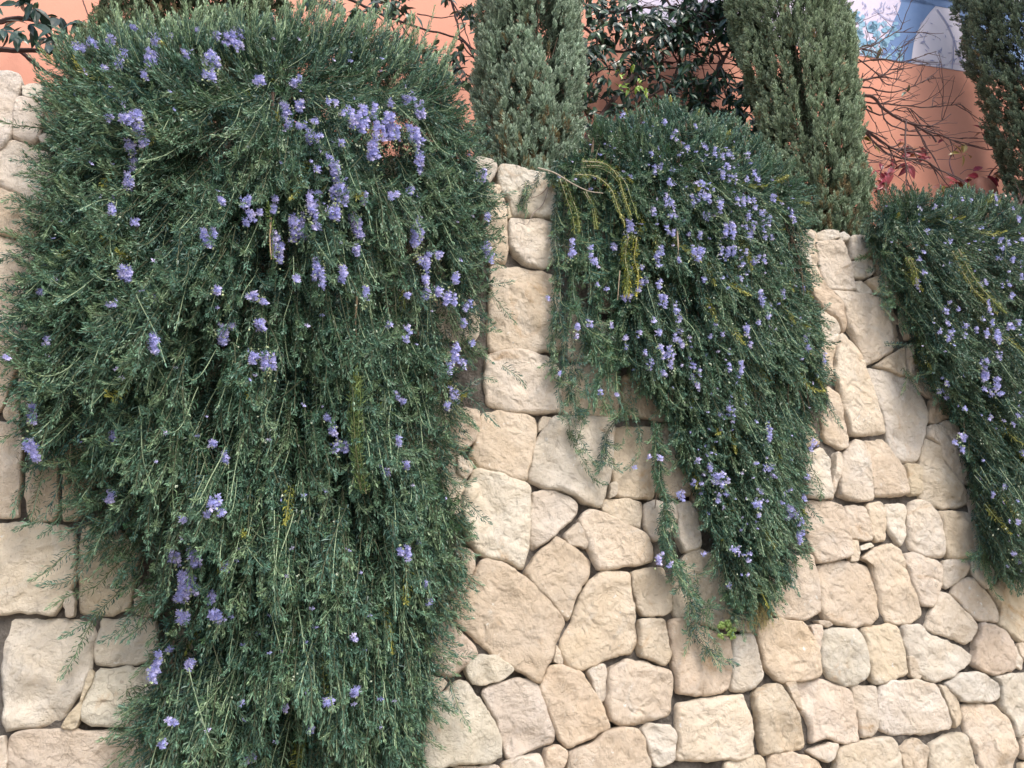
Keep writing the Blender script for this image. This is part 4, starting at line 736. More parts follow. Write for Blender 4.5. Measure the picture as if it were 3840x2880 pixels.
bush(dict(seed=33, base=(2.0, .25, 3.7), label='middle rosemary bush with thin trailing strands on its left and one bright yellow branch', dist=3.9,
    mask=[(1190, 370), (1260, 330), (1290, 285), (1350, 270), (1400, 245), (1430, 222), (1470, 245), (1530, 262), (1590, 265), (1620, 305), (1680, 350), (1720, 410), (1735, 470), (1735, 540), (1735, 620), (1765, 700), (1775, 780), (1765, 850), (1735, 910), (1715, 1000), (1720, 1100), (1700, 1170), (1690, 1230), (1650, 1270), (1610, 1300), (1575, 1260), (1550, 1210), (1530, 1130), (1510, 1060), (1480, 1000), (1460, 940), (1440, 880), (1390, 830), (1350, 780), (1340, 690), (1335, 560), (1320, 480), (1290, 420), (1200, 395)],
    t0=.05, t1=.20, rd=.40, n=5000, root=(1480, 250), fan=.22, topoff=60, curl=.5, pcurl=.30, len=.85, green=1.05, tip=.75, yellow=.06, nl=.029,
    dens=lambda x, y: np.where((x < 1440) & (y > 560), .55, np.where(y > 1150, .75, 1.0)), topline=lambda x: topline(x) - 20,
    wood=230, fringe=240, fo=.5, fl=.75, tw=9,
    strands=[(cs(p, k), d) for p, k, d in (
        ([(660, 0), (720, 120), (780, 260), (860, 410)], 'B', .08), ([(600, 480), (640, 600), (620, 760), (720, 920)], 'B', .06), ([(560, 900), (640, 1010), (720, 1100)], 'B', .09), ([(450, 1050), (520, 1200), (640, 1290)], 'B', .09), ([(300, 1300), (440, 1430), (500, 1520), (555, 1650)], 'B', .07), ([(560, 1250), (600, 1340), (630, 1430)], 'B', .07), ([(640, 700), (700, 830), (710, 930)], 'B', .06), ([(300, 1150), (430, 1330), (560, 1420)], 'B', .07),
        ([(600, 350), (580, 560), (600, 780)], 'B', .05), ([(420, 400), (500, 440), (590, 430)], 'B', .1), ([(380, 900), (450, 1100), (480, 1300), (520, 1500)], 'B', .06),
        ([(1750, 200), (1850, 330), (1950, 420)], 'A', .06), ([(290, 420), (380, 560), (420, 600)], 'H', .08), ([(300, 900), (420, 860), (490, 800)], 'H', .1), ([(350, 1000), (450, 950), (520, 960)], 'H', .1), ([(380, 1250), (480, 1350), (560, 1440)], 'H', .1))],
    thick=[([(1215, 375), (1200, 450), (1195, 520), (1205, 600), (1200, 680), (1192, 740), (1195, 800), (1185, 830)], .06, 4), ([(1235, 390), (1240, 480), (1250, 560), (1240, 620), (1250, 680), (1280, 740), (1290, 790)], .06, 5), ([(1275, 395), (1290, 500), (1300, 560), (1295, 640), (1285, 700), (1320, 760), (1290, 830), (1290, 880)], .06, 6), ([(1205, 640), (1225, 740), (1215, 850), (1240, 905)], .05, 3),
           ([(1235, 900), (1240, 940), (1262, 985), (1278, 1015)], .05, 3), ([(1325, 900), (1300, 930), (1290, 980), (1281, 1018)], .05, 3), ([(1255, 640), (1270, 720), (1250, 800), (1255, 880)], .05, 3), ([(1330, 480), (1330, 600), (1335, 720), (1315, 830), (1330, 900)], .06, 4), ([(1305, 430), (1315, 520), (1325, 640)], .07, 5), ([(1225, 420), (1225, 560), (1222, 700)], .05, 3), ([(1260, 400), (1262, 500), (1270, 600)], .06, 4), ([(1340, 820), (1360, 870), (1320, 900)], .05, 3),
           (cs([(1680, 330), (1700, 520), (1700, 720), (1760, 900), (1750, 1100), (1760, 1300), (1860, 1440), (1900, 1560)], 'A'), .06, 6), (cs([(1560, 330), (1600, 500), (1570, 620)], 'A'), .05, 2), (cs([(1800, 100), (1850, 300), (1860, 420)], 'A'), .06, 3),
           (cs([(900, 0), (950, 150), (960, 300), (1130, 450), (1200, 600), (1300, 750), (1380, 850), (1290, 950), (1400, 1050), (1500, 1180), (1600, 1330), (1670, 1390)], 'L'), .05, 3), (cs([(1290, 1110), (1320, 1250), (1400, 1350), (1460, 1430)], 'L'), .04, 3), (cs([(1330, 470), (1350, 600), (1310, 740), (1350, 830)], 'L'), .05, 2), (cs([(1380, 850), (1450, 830)], 'L') + cs([(1480, 800)], 'L'), .05, 2),
           (cs([(1700, 820), (1850, 900), (1950, 950)], 'L'), .06, 4), (cs([(1650, 720), (1680, 860), (1780, 930)], 'L'), .06, 4), (cs([(620, 280), (640, 320), (600, 360)], 'G'), .04, 2), (cs([(800, 200), (760, 330), (660, 420)], 'G'), .04, 2), (cs([(640, 440), (620, 500), (610, 540)], 'G'), .03, 2)],
    branches=[('bright yellow hanging branch', cs([(1560, 770), (1530, 950), (1560, 1100), (1545, 1280)], 'G'), .20, (.34, .35, .05), (.52, .47, .07), 5, .031), ('yellowing arching branch', cs([(1150, 150), (1350, 170), (1480, 290), (1530, 440), (1590, 600)], 'G'), .24, (.22, .25, .06), (.36, .35, .08), 4, .026), ('yellowish branch', cs([(960, 260), (1020, 420), (1080, 600), (1100, 740)], 'G'), .12, (.16, .22, .05), (.30, .33, .09), 3, .028),
              ('yellowish branch', cs([(1180, 380), (1250, 520), (1280, 700)], 'G'), .12, (.16, .20, .05), (.30, .33, .09), 3, .028)],
    bare=[('pale dead twig arching over the top', cs([(750, 165), (900, 210), (1050, 300), (1200, 370), (1330, 390)], 'G'), .26, .004, (.42, .36, .30)), ('thin grey runner on the stone', cs([(860, 280), (800, 480), (710, 570), (655, 670), (580, 650), (500, 700)], 'G'), .03, .0028, (.33, .27, .24)), ('thin brown runner', cs([(870, 280), (800, 380), (720, 425), (640, 440)], 'G'), .03, .0026, (.26, .19, .15)), ('bare brown stem', cs([(1480, 1080), (1470, 1200), (1460, 1340)], 'G'), .2, .0025, (.38, .3, .22)),
          ('bare tan stem', cs([(1700, 560), (1710, 800), (1690, 1000)], 'A'), .05, .004, (.22, .16, .12)), ('bare tan stem', [(1463, 500), (1465, 540), (1462, 580)], .26, .004, (.42, .33, .25))],
    flowers=parse(FL2), fd=.13, fs=.0110, strays=420))
bush(dict(seed=47, base=(4.2, .25, 3.7), label='rosemary bush at the far right of the stone wall, cut by the photo edge', dist=5.1,
    mask=[(1865, 480), (1885, 445), (1930, 428), (2000, 428), (2060, 415), (2130, 428), (2212, 450), (2330, 470), (2330, 1200), (2212, 1240), (2160, 1235), (2140, 1190), (2115, 1120), (2110, 1040), (2095, 980), (2065, 900), (2040, 850), (2005, 820), (1985, 770), (1975, 700), (1945, 620), (1900, 560), (1875, 515)],
    t0=.06, t1=.22, rd=.40, n=3700, root=(1980, 430), fan=.25, topoff=50, curl=.5, pcurl=.30, len=.85, green=.9, tip=.6, yellow=.06, nl=.030,
    dens=lambda x, y: np.where(y > 1130, .8, 1.0), topline=lambda x: topline(x) - 15, wood=110, fringe=150, fo=.5, fl=.8, tw=9,
    strands=[(cs([(860, 380), (800, 390), (740, 410)], 'H'), .1), (cs([(900, 480), (830, 500)], 'H'), .08), (cs([(980, 1150), (1180, 1170)], 'H')[:2] + cs([(1220, 1220)], 'H'), .08), (cs([(900, 280), (980, 120), (1180, 60)], 'H'), .12)],
    thick=[(cs([(950, 320), (1000, 500), (1000, 700), (1030, 820)], 'H'), .08, 5), (cs([(1120, 480), (1150, 700), (1170, 900), (1190, 1040)], 'H'), .06, 4), (cs([(1900, 1200), (1950, 1400), (1980, 1520)], 'B'), .06, 5), (cs([(1850, 1100), (1900, 1250), (1870, 1350)], 'B'), .06, 4), (cs([(1380, 0), (1470, 130), (1480, 200)], 'B'), .06, 3)],
    branches=[('yellowing branch', cs([(1600, 300), (1700, 500), (1850, 700), (2000, 850)], 'H'), .34, (.26, .26, .06), (.34, .34, .1), 3, .03), ('yellowing branch', cs([(1180, 380), (1230, 480), (1250, 600)], 'H'), .26, (.24, .26, .06), (.34, .36, .1), 3, .03)],
    bare=[('brown bare stems', cs([(1480, 1100), (1490, 1250), (1500, 1400)], 'H'), .1, .005, (.15, .1, .08))],
    flowers=parse(FL3), fd=.13, fs=.0118, strays=220))
# ------------------------------------------------------------------ cypresses
def cypress(seed, cx, cy, prof, label, cA, cB, tanz, n, slots):
    """prof: list of (z, radius)"""
    rg = np.random.default_rng(seed); z0, z1 = prof[0][0], prof[-1][0]
    root = thing('cypress', (cx, cy, 3.68), label, 'cypress', 'columnar cypresses between the stone wall and the house')
    zz = [p[0] for p in prof]; rr = [p[1] for p in prof]
    fol = Acc()
    def ring(n, fr, kA, kB, lmul, tan):
        z = rg.uniform(z0, z1, n); th = math.atan2(CAM[1] - cy, CAM[0] - cx) + rg.uniform(-2.1, 2.1, n); r = np.interp(z, zz, rr)
        nz = fbm(np.stack([np.cos(th) * 2.2 + cx, np.sin(th) * 2.2, z * 1.5], -1), seed, 3)
        cl = vnoise(np.stack([np.cos(th) * r * 9 + cx, np.sin(th) * r * 9, z * 6.5], -1), seed + 4)
        keep = (nz > .22) & (rg.random(n) < .35 + cl)
        for (st, sw, za, zb) in (slots if fr > .6 else []):
            dth = np.abs((th - st + 3.1416) % 6.283 - 3.1416); keep &= ~((dth * r < sw * (.6 + .8 * nz)) & (z > za) & (z < zb))
        z, th, r, cl, nz = z[keep], th[keep], r[keep], cl[keep], nz[keep]; n = len(z)
        rad = np.stack([np.cos(th), np.sin(th), np.zeros(n)], -1); rr_ = r * (fr + .30 * (cl - .5) + .35 * (nz - .5)) * rg.uniform(.93, 1.04, n)
        P = np.stack([cx + rad[:, 0] * rr_, cy + rad[:, 1] * rr_, z], -1)
        D = nrm(np.array([0, 0, 1.0]) + rad * rg.uniform(.3, .9, (n, 1)) + rg.normal(0, .3, (n, 3))); L = rg.uniform(.05, .10, n) * lmul; P = P - D * L[:, None] * .6
        X, T = grow(P, D, np.array([0, 0, .35]) + rg.normal(0, .2, (n, 3)), L, 7, .1, rg)
        tn = rg.random(n) < tan * np.clip(1.3 - (z - z0) / tanz, 0.05, 1); v = rg.uniform(.75, 1.25, (n, 1))
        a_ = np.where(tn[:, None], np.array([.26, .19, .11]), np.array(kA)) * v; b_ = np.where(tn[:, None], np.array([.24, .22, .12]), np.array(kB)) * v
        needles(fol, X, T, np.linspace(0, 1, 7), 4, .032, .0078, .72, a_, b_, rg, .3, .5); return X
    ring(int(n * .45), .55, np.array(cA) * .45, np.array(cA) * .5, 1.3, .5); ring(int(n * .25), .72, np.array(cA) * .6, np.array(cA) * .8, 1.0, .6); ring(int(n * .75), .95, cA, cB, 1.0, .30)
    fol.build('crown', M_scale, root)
    tr_ = Acc(); zt = np.linspace(3.6, z1 - .3, 24); P = np.stack([cx + .01 * np.sin(zt * 3), cy + .01 * np.cos(zt * 2), zt], -1); tube(tr_, P, .05, .015, (.12, .085, .065), sides=8); tr_.build('trunk', M_bark, root, smooth=True)
    br = Acc()
    for k in range(170):
        z = rg.uniform(3.72, z1 - .4); th = rg.uniform(0, 6.283); r = float(np.interp(z, zz, rr)) * rg.uniform(.6, .92); u = np.array([math.cos(th), math.sin(th), 0])
        b0 = np.array([cx, cy, z]); P = np.array([b0, b0 + u * r * .4 + [0, 0, .06], b0 + u * r * .75 + [0, 0, .18], b0 + u * r + [0, 0, .32]]); c_ = np.array([.15, .105, .08]) * rg.uniform(.6, 1.5); tube(br, resample(P, .05), .006, .002, c_, sides=4)
    br.build('branches', M_bark, root)
    return root
G1, G1b = (.21, .29, .21), (.38, .47, .36)
G2, G2b = (.18, .245, .155), (.34, .42, .29)
G3, G3b = (.115, .165, .115), (.22, .29, .20)
toward = lambda cx, cy, da: math.atan2(CAM[1] - cy, CAM[0] - cx) + da
cypress(61, -.66, .70, [(3.66, .44), (4.3, .50), (5.4, .44), (6.1, .25), (6.5, .06)], 'dark olive cypress behind the top of the largest rosemary bush', (.08, .115, .062), (.16, .21, .12), 1.2, 7000, [])
cypress(62, 1.22, .55, [(3.66, .20), (3.9, .28), (4.6, .305), (5.6, .32), (6.4, .25), (6.9, .06)], 'grey green cypress behind the bare wall top between the left and middle rosemary bushes', G1, G1b, .9, 9000, [(toward(1.22, .55, .45), .045, 4.75, 5.3), (toward(1.22, .55, .05), .03, 3.6, 3.95), (toward(1.22, .55, .2), .03, 5.0, 5.5)])
cypress(63, 3.22, .55, [(3.66, .24), (4.0, .29), (4.8, .325), (5.8, .38), (6.8, .39), (7.6, .3), (8.1, .06)], 'grey green cypress with dark vertical gaps, immediately left of the bare branches', G2, G2b, .8, 13000, [(toward(3.22, .55, .02), .028, 4.75, 5.5), (toward(3.22, .55, .3), .02, 4.3, 4.7), (toward(3.22, .55, -.35), .02, 5.1, 5.5)])
cypress(64, 5.78, .55, [(3.66, .34), (4.2, .42), (5.0, .49), (6.2, .53), (7.4, .50), (8.2, .3), (8.7, .06)], 'dark cypress at the right edge of the photo, right of the mural', G3, G3b, .8, 13000, [])
# ------------------------------------------------------------------ climbers
def leafset(acc, C0, N_, A_, ln, wd, cols, rg, fold=.25, droop=.3):
    """ovate pointed leaves: base points C0, normals N_, axes A_"""
    n = len(C0); A_ = nrm(A_); N_ = nrm(N_ - (N_ * A_).sum(-1, keepdims=True) * A_); S = np.cross(A_, N_)
    l = ln * rg.uniform(.6, 1.15, (n, 1)); w_ = l * wd
    prof = [(0, 0), (.22, .36), (.48, .5), (.75, .30), (1.0, 0)]; V = []; dz = lambda t: -droop * t * t
    for t, s in prof:
        mid = C0 + A_ * l * t + N_ * l * dz(t)
        V.append(mid)
        if s: V.append(mid + S * w_ * s + N_ * w_ * s * fold); V.append(mid - S * w_ * s + N_ * w_ * s * fold)
    V = np.stack(V, 1)      # 0 base,1 m,2 l,3 r,4 m,5 l,6 r,7 m,8 l,9 r,10 tip
    T = np.array([(0, 1, 2), (0, 3, 1), (7, 10, 8), (7, 9, 10)]); Q = np.array([(1, 4, 5, 2), (1, 3, 6, 4), (4, 7, 8, 5), (4, 6, 9, 7)])
    b = np.arange(n)[:, None, None] * 11
    acc.add(V.reshape(-1, 3), (b + Q[None]).reshape(-1, 4), (b + T[None]).reshape(-1, 3), np.repeat(cols, 11, 0))
def branching(acc, W, r, depth, rg, dens, col, spread=.6, lmul=1.0, tips=None, plane=.25):
    """tube along W with random side twigs"""
    P = resample(W, .03); P = P + np.cumsum(rg.normal(0, .0035, P.shape), 0) * .7; tube(acc, P, r, r * .45, np.array(col) * rg.uniform(.8, 1.2), sides=5 if r > .006 else 4)
    L = np.linalg.norm(np.diff(P, axis=0), axis=1).sum()
    if tips is not None: tips.append((P[-1], nrm(P[-1] - P[-2]))); tips.append((P[len(P) // 2], nrm(P[-1] - P[0])))
    if depth <= 0: return
    for k in range(max(1, int(L * dens * rg.uniform(.7, 1.3)))):
        i = int(rg.integers(len(P) // 6, len(P))); i = min(i, len(P) - 2); t = nrm(P[i + 1] - P[i]); d = rg.normal(size=3) * [1, plane, 1]; d = nrm(t * .9 + nrm(d) * spread * rg.uniform(.6, 1.6))
        l = rg.uniform(.12, .42) * lmul; b = P[i]; g_ = rg.normal(0, .18, 3) * [1, plane, 1]
        branching(acc, np.array([b, b + d * l * .35 + g_ * l * .2, b + d * l * .7 + g_ * l * .6, b + d * l + g_ * l]), max(r * .55, .0016), depth - 1, rg, dens * 1.1, col, spread, lmul * .62, tips, plane)
def BW(pts, off): return np.array([F(np.array(x), np.array(y), BY - o, BS) for (x, y), o in zip(pts, np.broadcast_to(off, (len(pts),)))])
BRN = (.085, .060, .058)
def vine(seed, base, label, stems_, mask, nleaf, lfcol, ln, cat='climbing shrub', lname='leaves', grp=None, off=(.25, .60), dens=5, extra=None, down=.9, depth=2):
    rg = np.random.default_rng(seed); root = thing('climbing_shrub', base, label, cat, grp); a_ = Acc(); tips = []
    for pts, r, o in stems_: branching(a_, BW(pts, o), r, depth, rg, dens, BRN, tips=tips, lmul=.9)
    a_.build('stems', M_bark, root)
    f = Acc()
    if mask is not None and nleaf:
        for mk_, nl_ in mask:
            mk_ = np.array(mk_, float); x0, y0 = mk_.min(0); x1, y1 = mk_.max(0); x = rg.uniform(x0, x1, nl_ * 3); y = rg.uniform(y0, y1, nl_ * 3); k = inside(mk_, x, y) & (fbm(np.stack([x / 38, y / 38, x * 0], -1), seed) > .40); x, y = x[k][:nl_], y[k][:nl_]; n = len(x)
            # little rosettes of 3-4 leaves
            C = F(x, y, BY - rg.uniform(off[0], off[1], n), BS); m = 4; C0 = np.repeat(C, m, 0) + rg.normal(0, .012, (n * m, 3)); ax = rg.normal(size=(n * m, 3)) * [1, .6, .8] + np.array([0, -.35, -down]); nn = np.array([0, -1.0, .75]) + rg.normal(0, .45, (n * m, 3))
            cc = np.array(lfcol)[rg.integers(0, len(lfcol), n * m)] * rg.uniform(.7, 1.3, (n * m, 1)); leafset(f, C0, nn, ax, ln, .42, cc, rg)
    f.build(lname, M_gloss, root, smooth=False)
    return root, tips
DG = [(.022, .055, .042), (.028, .070, .055), (.040, .090, .055), (.025, .050, .046), (.060, .115, .055)]
gv = 'evergreen climbers on the terracotta wall'
vine(71, (-2.2, 1.9, 3.68), 'evergreen climber with large dark glossy leaves in the top left corner', [
    ([(-40, 105), (30, 108), (90, 112), (150, 118)], .022, .35), ([(40, 110), (90, 150), (150, 172), (200, 175), (240, 150), (300, 140)], .014, .3), ([(-30, 180), (30, 195), (60, 230), (110, 243), (160, 240)], .007, .2), ([(-20, 262), (20, 255), (50, 215)], .006, .2), ([(60, 275), (130, 265), (190, 262), (260, 260)], .006, .2), ([(180, 290), (230, 230), (290, 190)], .008, .3), ([(-40, 60), (20, 45), (80, 55), (120, 100)], .02, .4), ([(180, 0), (200, 50), (250, 80), (280, 60), (288, 45)], .005, .25), ([(225, 10), (232, 50), (262, 80)], .004, .25), ([(170, 55), (230, 50), (262, 32)], .004, .25)],
    [([(-30, 0), (185, 0), (195, 100), (170, 140), (110, 150), (60, 100), (-30, 50)], 26), ([(250, 100), (320, 110), (310, 160), (260, 150)], 4), ([(160, 250), (290, 250), (280, 300), (160, 280)], 5)], 1, DG, .125, grp=gv, dens=1.2, depth=1)
vine(72, (.3, 1.9, 3.68), 'dark climber between the largest rosemary bush and the grey green cypress right of it', [
    ([(700, -30), (800, 20), (900, 60), (1000, 90), (1040, 140)], .012, .35), ([(960, -40), (985, 30), (1000, 90), (1030, 130)], .012, .3), ([(880, 110), (940, 115), (1030, 120)], .006, .2), ([(900, 30), (960, 40), (1030, 20)], .005, .25), ([(950, 300), (990, 292), (1040, 295)], .004, .2), ([(880, 220), (940, 190), (1030, 200)], .005, .2)],
    [([(640, -10), (1040, -10), (1040, 70), (960, 60), (860, 40), (760, 40)], 60), ([(900, 100), (1030, 100), (1030, 175), (960, 180)], 26), ([(990, 265), (1035, 265), (1035, 300), (990, 300)], 3)], 1, DG, .100, grp=gv, dens=2.5)
vine(73, (3.0, 1.6, 3.68), 'dense evergreen climber filling the wall between the two grey green cypresses', [
    ([(1250, 330), (1290, 260), (1350, 180), (1420, 120), (1500, 60), (1600, -20)], .022, .45), ([(1250, 40), (1255, 100), (1250, 180), (1280, 260)], .02, .3), ([(1260, 60), (1330, 110), (1420, 90), (1520, 110), (1650, 100)], .012, .4), ([(1300, 300), (1380, 230), (1460, 190), (1560, 170), (1650, 180)], .012, .4), ([(1260, 140), (1340, 150), (1440, 145), (1560, 130), (1650, 150)], .008, .35), ([(1400, 300), (1450, 200), (1480, 120), (1530, 20)], .014, .4), ([(1500, 290), (1540, 200), (1580, 110), (1640, 40)], .02, .45), ([(1250, 0), (1320, 30), (1420, 20), (1520, 40), (1640, 10)], .01, .45), ([(1420, -20), (1480, 40), (1560, 50), (1650, 70)], .01, .5), ([(1580, 300), (1600, 250), (1650, 200)], .012, .4)] + [([(1400 + 8 * k_, 100 - 3 * k_), (1450 + 8 * k_, 60 - 4 * k_), (1520 + 6 * k_, 55), (1640, 20 + 6 * (k_ % 5))], .008, .5) for k_ in range(0, 14, 2)],
    [([(1245, -10), (1650, -10), (1660, 100), (1260, 140)], 300), ([(1250, 140), (1650, 100), (1660, 330), (1260, 340)], 240), ([(1480, 170), (1650, 160), (1660, 300), (1500, 290)], 150), ([(1400, -15), (1650, -15), (1650, 90), (1420, 80)], 160)], 1, DG, .100, grp=gv, dens=6)
o, _ = vine(75, (2.6, 1.6, 3.7), 'small bright lime green shoots amid the dark climber between two cypresses', [([(1370, 210), (1360, 185), (1365, 160)], .003, .62)], [([(1335, 140), (1395, 140), (1395, 195), (1335, 190)], 9)], 1, [(.20, .34, .04), (.26, .38, .06)], .055, cat='leafy shoot', off=(.62, .66), dens=1)
# leafless shrub right of the second grey green cypress
rg = np.random.default_rng(81)
bare = thing('leafless_shrub', (4.3, 1.2, 3.7), 'tangle of bare dark brown branches spreading over the terracotta wall below the mural', 'bare shrub')
c2 = lambda pts: [(1566.7 + x * .2916, y * .2916) for x, y in pts]
a_ = Acc(); tips = []
for pts, r, dp in (([(860, 700), (930, 720), (1080, 710), (1160, 800), (1300, 890), (1400, 930), (1520, 1000), (1560, 1050)], .016, 2), ([(900, 800), (960, 900), (1120, 1010), (1250, 1090), (1400, 1080)], .013, 2), ([(900, 830), (1100, 1050), (1250, 1160), (1450, 1170), (1600, 1260), (1750, 1320), (1840, 1440)], .010, 1), ([(1340, 900), (1320, 1100), (1320, 1300), (1310, 1490)], .008, 1),
                   ([(860, 560), (960, 480), (1160, 450), (1300, 480), (1470, 440)], .008, 2), ([(870, 620), (1000, 600), (1150, 560), (1230, 480), (1330, 350)], .009, 2), ([(870, 500), (960, 380), (1100, 330), (1200, 270), (1310, 205)], .008, 2), ([(870, 330), (930, 240), (1010, 160)], .005, 1), ([(900, 650), (1050, 640), (1250, 680), (1400, 640), (1540, 555)], .008, 2), ([(930, 720), (1100, 760), (1300, 780), (1500, 800), (1750, 785)], .008, 2),
                   ([(950, 760), (1150, 850), (1350, 800), (1500, 900)], .008, 2), ([(1160, 800), (1200, 900), (1380, 960), (1560, 900), (1665, 840)], .007, 1), ([(1300, 1000), (1500, 1010), (1650, 1020), (1775, 1040)], .006, 1), ([(940, 850), (1000, 1000), (1040, 1100), (1150, 1150)], .007, 2), ([(980, 1180), (1100, 1200), (1250, 1150)], .004, 1), ([(870, 420), (980, 430), (1100, 520), (1200, 620), (1280, 570)], .007, 2), ([(1140, 1300), (1200, 1200), (1300, 1130)], .004, 0), ([(970, 1440), (1010, 1460), (1050, 1480)], .003, 0), ([(1550, 1260), (1580, 1340), (1590, 1420)], .003, 0)):
    branching(a_, BW(c2(pts), rg.uniform(.25, .5)), r, dp, rg, 9.5, (.11, .075, .075), tips=tips, lmul=.95, plane=.35)
a_.build('branches', M_bark, bare)
f = Acc(); C = BW(c2([(930, 200), (960, 260), (1080, 275), (1000, 300), (1080, 340), (930, 370), (1000, 370), (1040, 420), (960, 430), (1120, 330), (900, 330), (1050, 780), (1150, 350), (980, 470), (1340, 680), (900, 240)]), .45); n = len(C); m = 2; C0 = np.repeat(C, m, 0)
leafset(f, C0, np.array([0, -1, .6]) + rg.normal(0, .4, (n * m, 3)), rg.normal(size=(n * m, 3)) * [1, .4, .6] + [0.2, 0, -.5], .10, .36, np.array([(.04, .085, .06), (.06, .12, .07), (.12, .13, .05)])[rg.integers(0, 3, n * m)], rg); f.build('leaves', M_gloss, bare)
# red-leaved creeper
rg = np.random.default_rng(83)
red = thing('creeper', (5.4, 1.2, 3.7), 'thin creeper with crimson and bronze leaves above the far right rosemary bush', 'creeper')
a_ = Acc()
for pts, r in (([(1740, 1440), (1700, 1320), (1660, 1200), (1700, 1110), (1780, 1075), (1960, 1110), (2020, 1060)], .007), ([(1925, 1460), (1945, 1320), (2000, 1240), (2085, 1170)], .008), ([(1570, 1180), (1700, 1180), (1780, 1150)], .003), ([(1740, 1290), (1800, 1255), (1950, 1270), (2050, 1200)], .003), ([(1950, 1110), (1930, 1040), (1900, 980)], .003), ([(1800, 975), (1900, 985), (2000, 1000)], .003), ([(1950, 1350), (2000, 1340), (2055, 1310)], .003), ([(960, 1170), (1100, 1190), (1250, 1240)], .004), ([(1000, 1380), (1100, 1350), (1220, 1300), (1300, 1240)], .004), ([(1600, 1400), (1700, 1370), (1780, 1330)], .004),
               ([(1250, 1290), (1330, 1350), (1410, 1440)], .003), ([(970, 1440), (1000, 1460), (1050, 1485)], .003), ([(1780, 1070), (1850, 1050), (2000, 1050)], .003)):
    tube(a_, resample(BW(c2(pts), .28), .03), r, r * .5, (.16, .09, .095))
a_.build('stems', M_bark, red)
f = Acc()
for x, y, rx_, ry_, k in ((1000, 1375, 40, 25, 9), (1130, 1370, 80, 30, 22), (1170, 1265, 30, 20, 6), (1250, 1230, 40, 40, 10), (1340, 1100, 22, 30, 6), (1480, 1145, 20, 30, 6), (1335, 1055, 12, 20, 3), (1385, 1125, 20, 12, 4), (1350, 1220, 20, 30, 5), (1620, 1390, 30, 15, 6), (1710, 1370, 50, 25, 12), (1775, 1140, 40, 12, 6), (1900, 965, 40, 35, 8), (1840, 1315, 50, 25, 10), (1905, 1330, 25, 20, 6), (1990, 1315, 30, 30, 9), (2030, 1250, 20, 20, 3), (1090, 1060, 40, 20, 5), (1075, 1590, 25, 15, 3), (1530, 1170, 15, 10, 2), (1620, 1035, 8, 8, 2)):
    q = rg.normal(0, .5, (k, 2)); C0 = BW(c2([(x + q_[0] * rx_, y + q_[1] * ry_) for q_ in q]), .29); ol = 1 if (x, y) in ((1090, 1060), (1775, 1140)) else 0
    cc = np.array([(.24, .035, .055), (.16, .025, .05), (.30, .06, .07), (.13, .05, .04), (.24, .10, .05)])[rg.integers(0, 5, k)] if not ol else np.array([(.22, .17, .05)] * k)
    leafset(f, C0, np.array([0, -1, .4]) + rg.normal(0, .4, (k, 3)), rg.normal(size=(k, 3)) * [1, .3, .7] + [0, -.1, -.35], .115, .45, cc * 1.35, rg)
f.build('leaves', M_gloss, red)
# small twiggy shrub under the rightmost cypress
rg = np.random.default_rng(84); sh = thing('twiggy_shrub', (5.6, .4, 3.7), 'small twiggy shrub with a few russet leaves under the rightmost cypress', 'shrub'); a_ = Acc()
q2 = lambda p: [((3500 + x / 3.735) * KF, (560 + y / 3.735) * KF) for x, y in p]
Wf = lambda pts, Y: F(np.array([p[0] for p in pts]), np.array([p[1] for p in pts]), Y)
for pts in (([(1240, 900), (1190, 790), (1140, 700), (1120, 640)]), ([(1260, 860), (1220, 700), (1190, 640)]), ([(1180, 850), (1130, 760), (1060, 720), (990, 735)]), ([(1200, 800), (1260, 720), (1280, 640)]), ([(1240, 880), (1170, 820), (1130, 790)])): branching(a_, Wf(q2(pts), .25), .006, 1, rg, 6, (.11, .075, .07), lmul=.4)
a_.build('stems', M_bark, sh); f = Acc(); C0 = Wf(q2([(1030, 700), (1035, 750), (1110, 750), (1120, 690), (1090, 660), (1060, 650), (1105, 770), (1130, 710)]), .25); n = len(C0)
leafset(f, C0, rg.normal(0, .3, (n, 3)) + [0, -1, 0], rg.normal(size=(n, 3)), .06, .42, np.tile([(.28, .10, .06)], (n, 1)), rg); f.build('leaves', M_gloss, sh)
# round rusty garden lamp behind the right bush
c = F(np.array((3500 + 705 / 3.735) * KF), np.array((560 + 600 / 3.735) * KF), BY - .35, BS)
lamp = thing('garden_lamp', (c[0], c[1], 3.7), 'round rust brown garden lamp just above the far right rosemary bush', 'garden lamp')
a_ = Acc(); n = 28; th = np.linspace(0, 6.283, n, endpoint=False); prof = [(0, .0), (.75, .0), (.93, .02), (1.0, .06), (1.0, .16), (.8, .2), (.0, .22)]; rad = .125
V = np.array([[(c[0] + math.cos(t) * r * rad, c[1] - .05 + d, c[2] + math.sin(t) * r * rad * 1.08) for t in th] for r, d in prof]); i, j = np.meshgrid(np.arange(len(prof) - 1), np.arange(n), indexing='ij'); i = i.ravel(); j = j.ravel(); k = (j + 1) % n
a_.add(V.reshape(-1, 3), np.stack([i * n + j, i * n + k, (i + 1) * n + k, (i + 1) * n + j], 1)); a_.build('shade', M_rust, lamp, smooth=True)
a_ = Acc(); tube(a_, np.array([(c[0], c[1] + .06, z) for z in np.linspace(3.66, c[2] - .1, 5)]), .018, .018, (.08, .05, .045), sides=8); a_.build('post', M_rust, lamp)
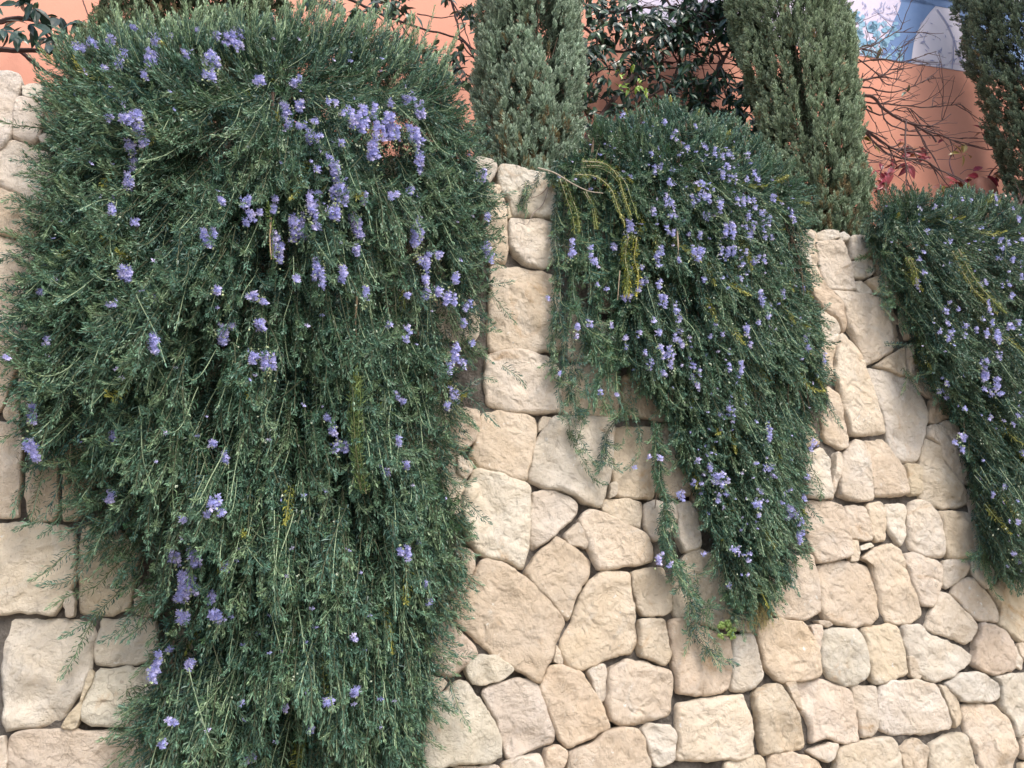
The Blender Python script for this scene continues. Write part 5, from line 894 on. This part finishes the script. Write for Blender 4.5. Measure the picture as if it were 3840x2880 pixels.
# weed with round leaves in a joint
rg = np.random.default_rng(85); wd_ = thing('weed', tuple(F(np.array(1575.), np.array(1362.), .0)), 'small light green weed with rounded leaves growing from a joint between stones', 'weed'); a_ = Acc(); st_ = Acc()
for x, y, r in ((1600, 1090, 40), (1650, 1070, 38), (1690, 1060, 30), (1700, 1085, 26), (1690, 1130, 34), (1760, 1145, 26), (1690, 1190, 24), (1735, 1210, 36), (1600, 1220, 34), (1590, 1100, 24), (1720, 1160, 26), (1725, 1240, 26), (1570, 1210, 18), (1740, 1135, 20)):
    ox, oy, s_ = CR['L']; X0, Y0 = x / s_ + ox, y / s_ + oy; yy = -.075 - rg.uniform(0, .02); c0 = hit(X0, Y0, yy); rr_ = r / s_ / FPX * 3.9; u = nrm(np.array([1, .25 * rg.normal(), .1 * rg.normal()])); v = nrm(np.array([.1 * rg.normal(), -.45, 1.0]))
    for lob in range(3):
        a0 = 1.57 + lob * 2.094 + rg.normal(0, .2); cl = c0 + (math.cos(a0) * u + math.sin(a0) * v) * rr_ * .5; th = np.linspace(0, 6.283, 9)[:-1]; ring_ = cl + (np.cos(th)[:, None] * u + np.sin(th)[:, None] * v) * rr_ * .62 + np.array([0, .004, 0]); a_.add(np.vstack([ring_, cl - [0, .003, 0]]), T=[(i_, (i_ + 1) % 8, 8) for i_ in range(8)], C=np.array([.22, .33, .09]) * rg.uniform(.8, 1.2))
    b0 = hit(1705 / s_ + ox, 1180 / s_ + oy, -.01); tube(st_, resample(np.array([b0, (b0 + c0) / 2 + [0, -.02, 0], c0]), .01), .0016, .001, (.25, .30, .10), sides=4)
a_.build('leaves', M_leaf, wd_); st_.build('stems', M_leaf, wd_)
# dry tuft at the foot of the middle bush
rg = np.random.default_rng(86); dt = thing('dry_plant', tuple(F(np.array(1625.), np.array(1290.), -.03)), 'withered straw coloured tuft hanging below the tip of the middle rosemary bush', 'dry plant'); a_ = Acc()
for k in range(46):
    x = rg.normal(1640, 14); y = 1292 + rg.uniform(0, 14); n = 4; xs = x + np.cumsum(rg.normal(0, 5, n)); ys = y + np.arange(n) * rg.uniform(10, 22); W = F(xs, ys, -.05 - rg.uniform(0, .05, n)); X = resample(W, .008)
    tube(a_, X, .0012, .0007, np.array([.40, .33, .16]) * rg.uniform(.6, 1.2), sides=3); Xn = X[None]; needles(a_, Xn, nrm(np.gradient(Xn, axis=1)), np.linspace(0, 1, Xn.shape[1]), 2, .013, .0016, 1.0, np.array([[.40, .36, .18]]), np.array([[.48, .42, .22]]), rg, .6)
a_.build('dry_stems', M_dry, dt)
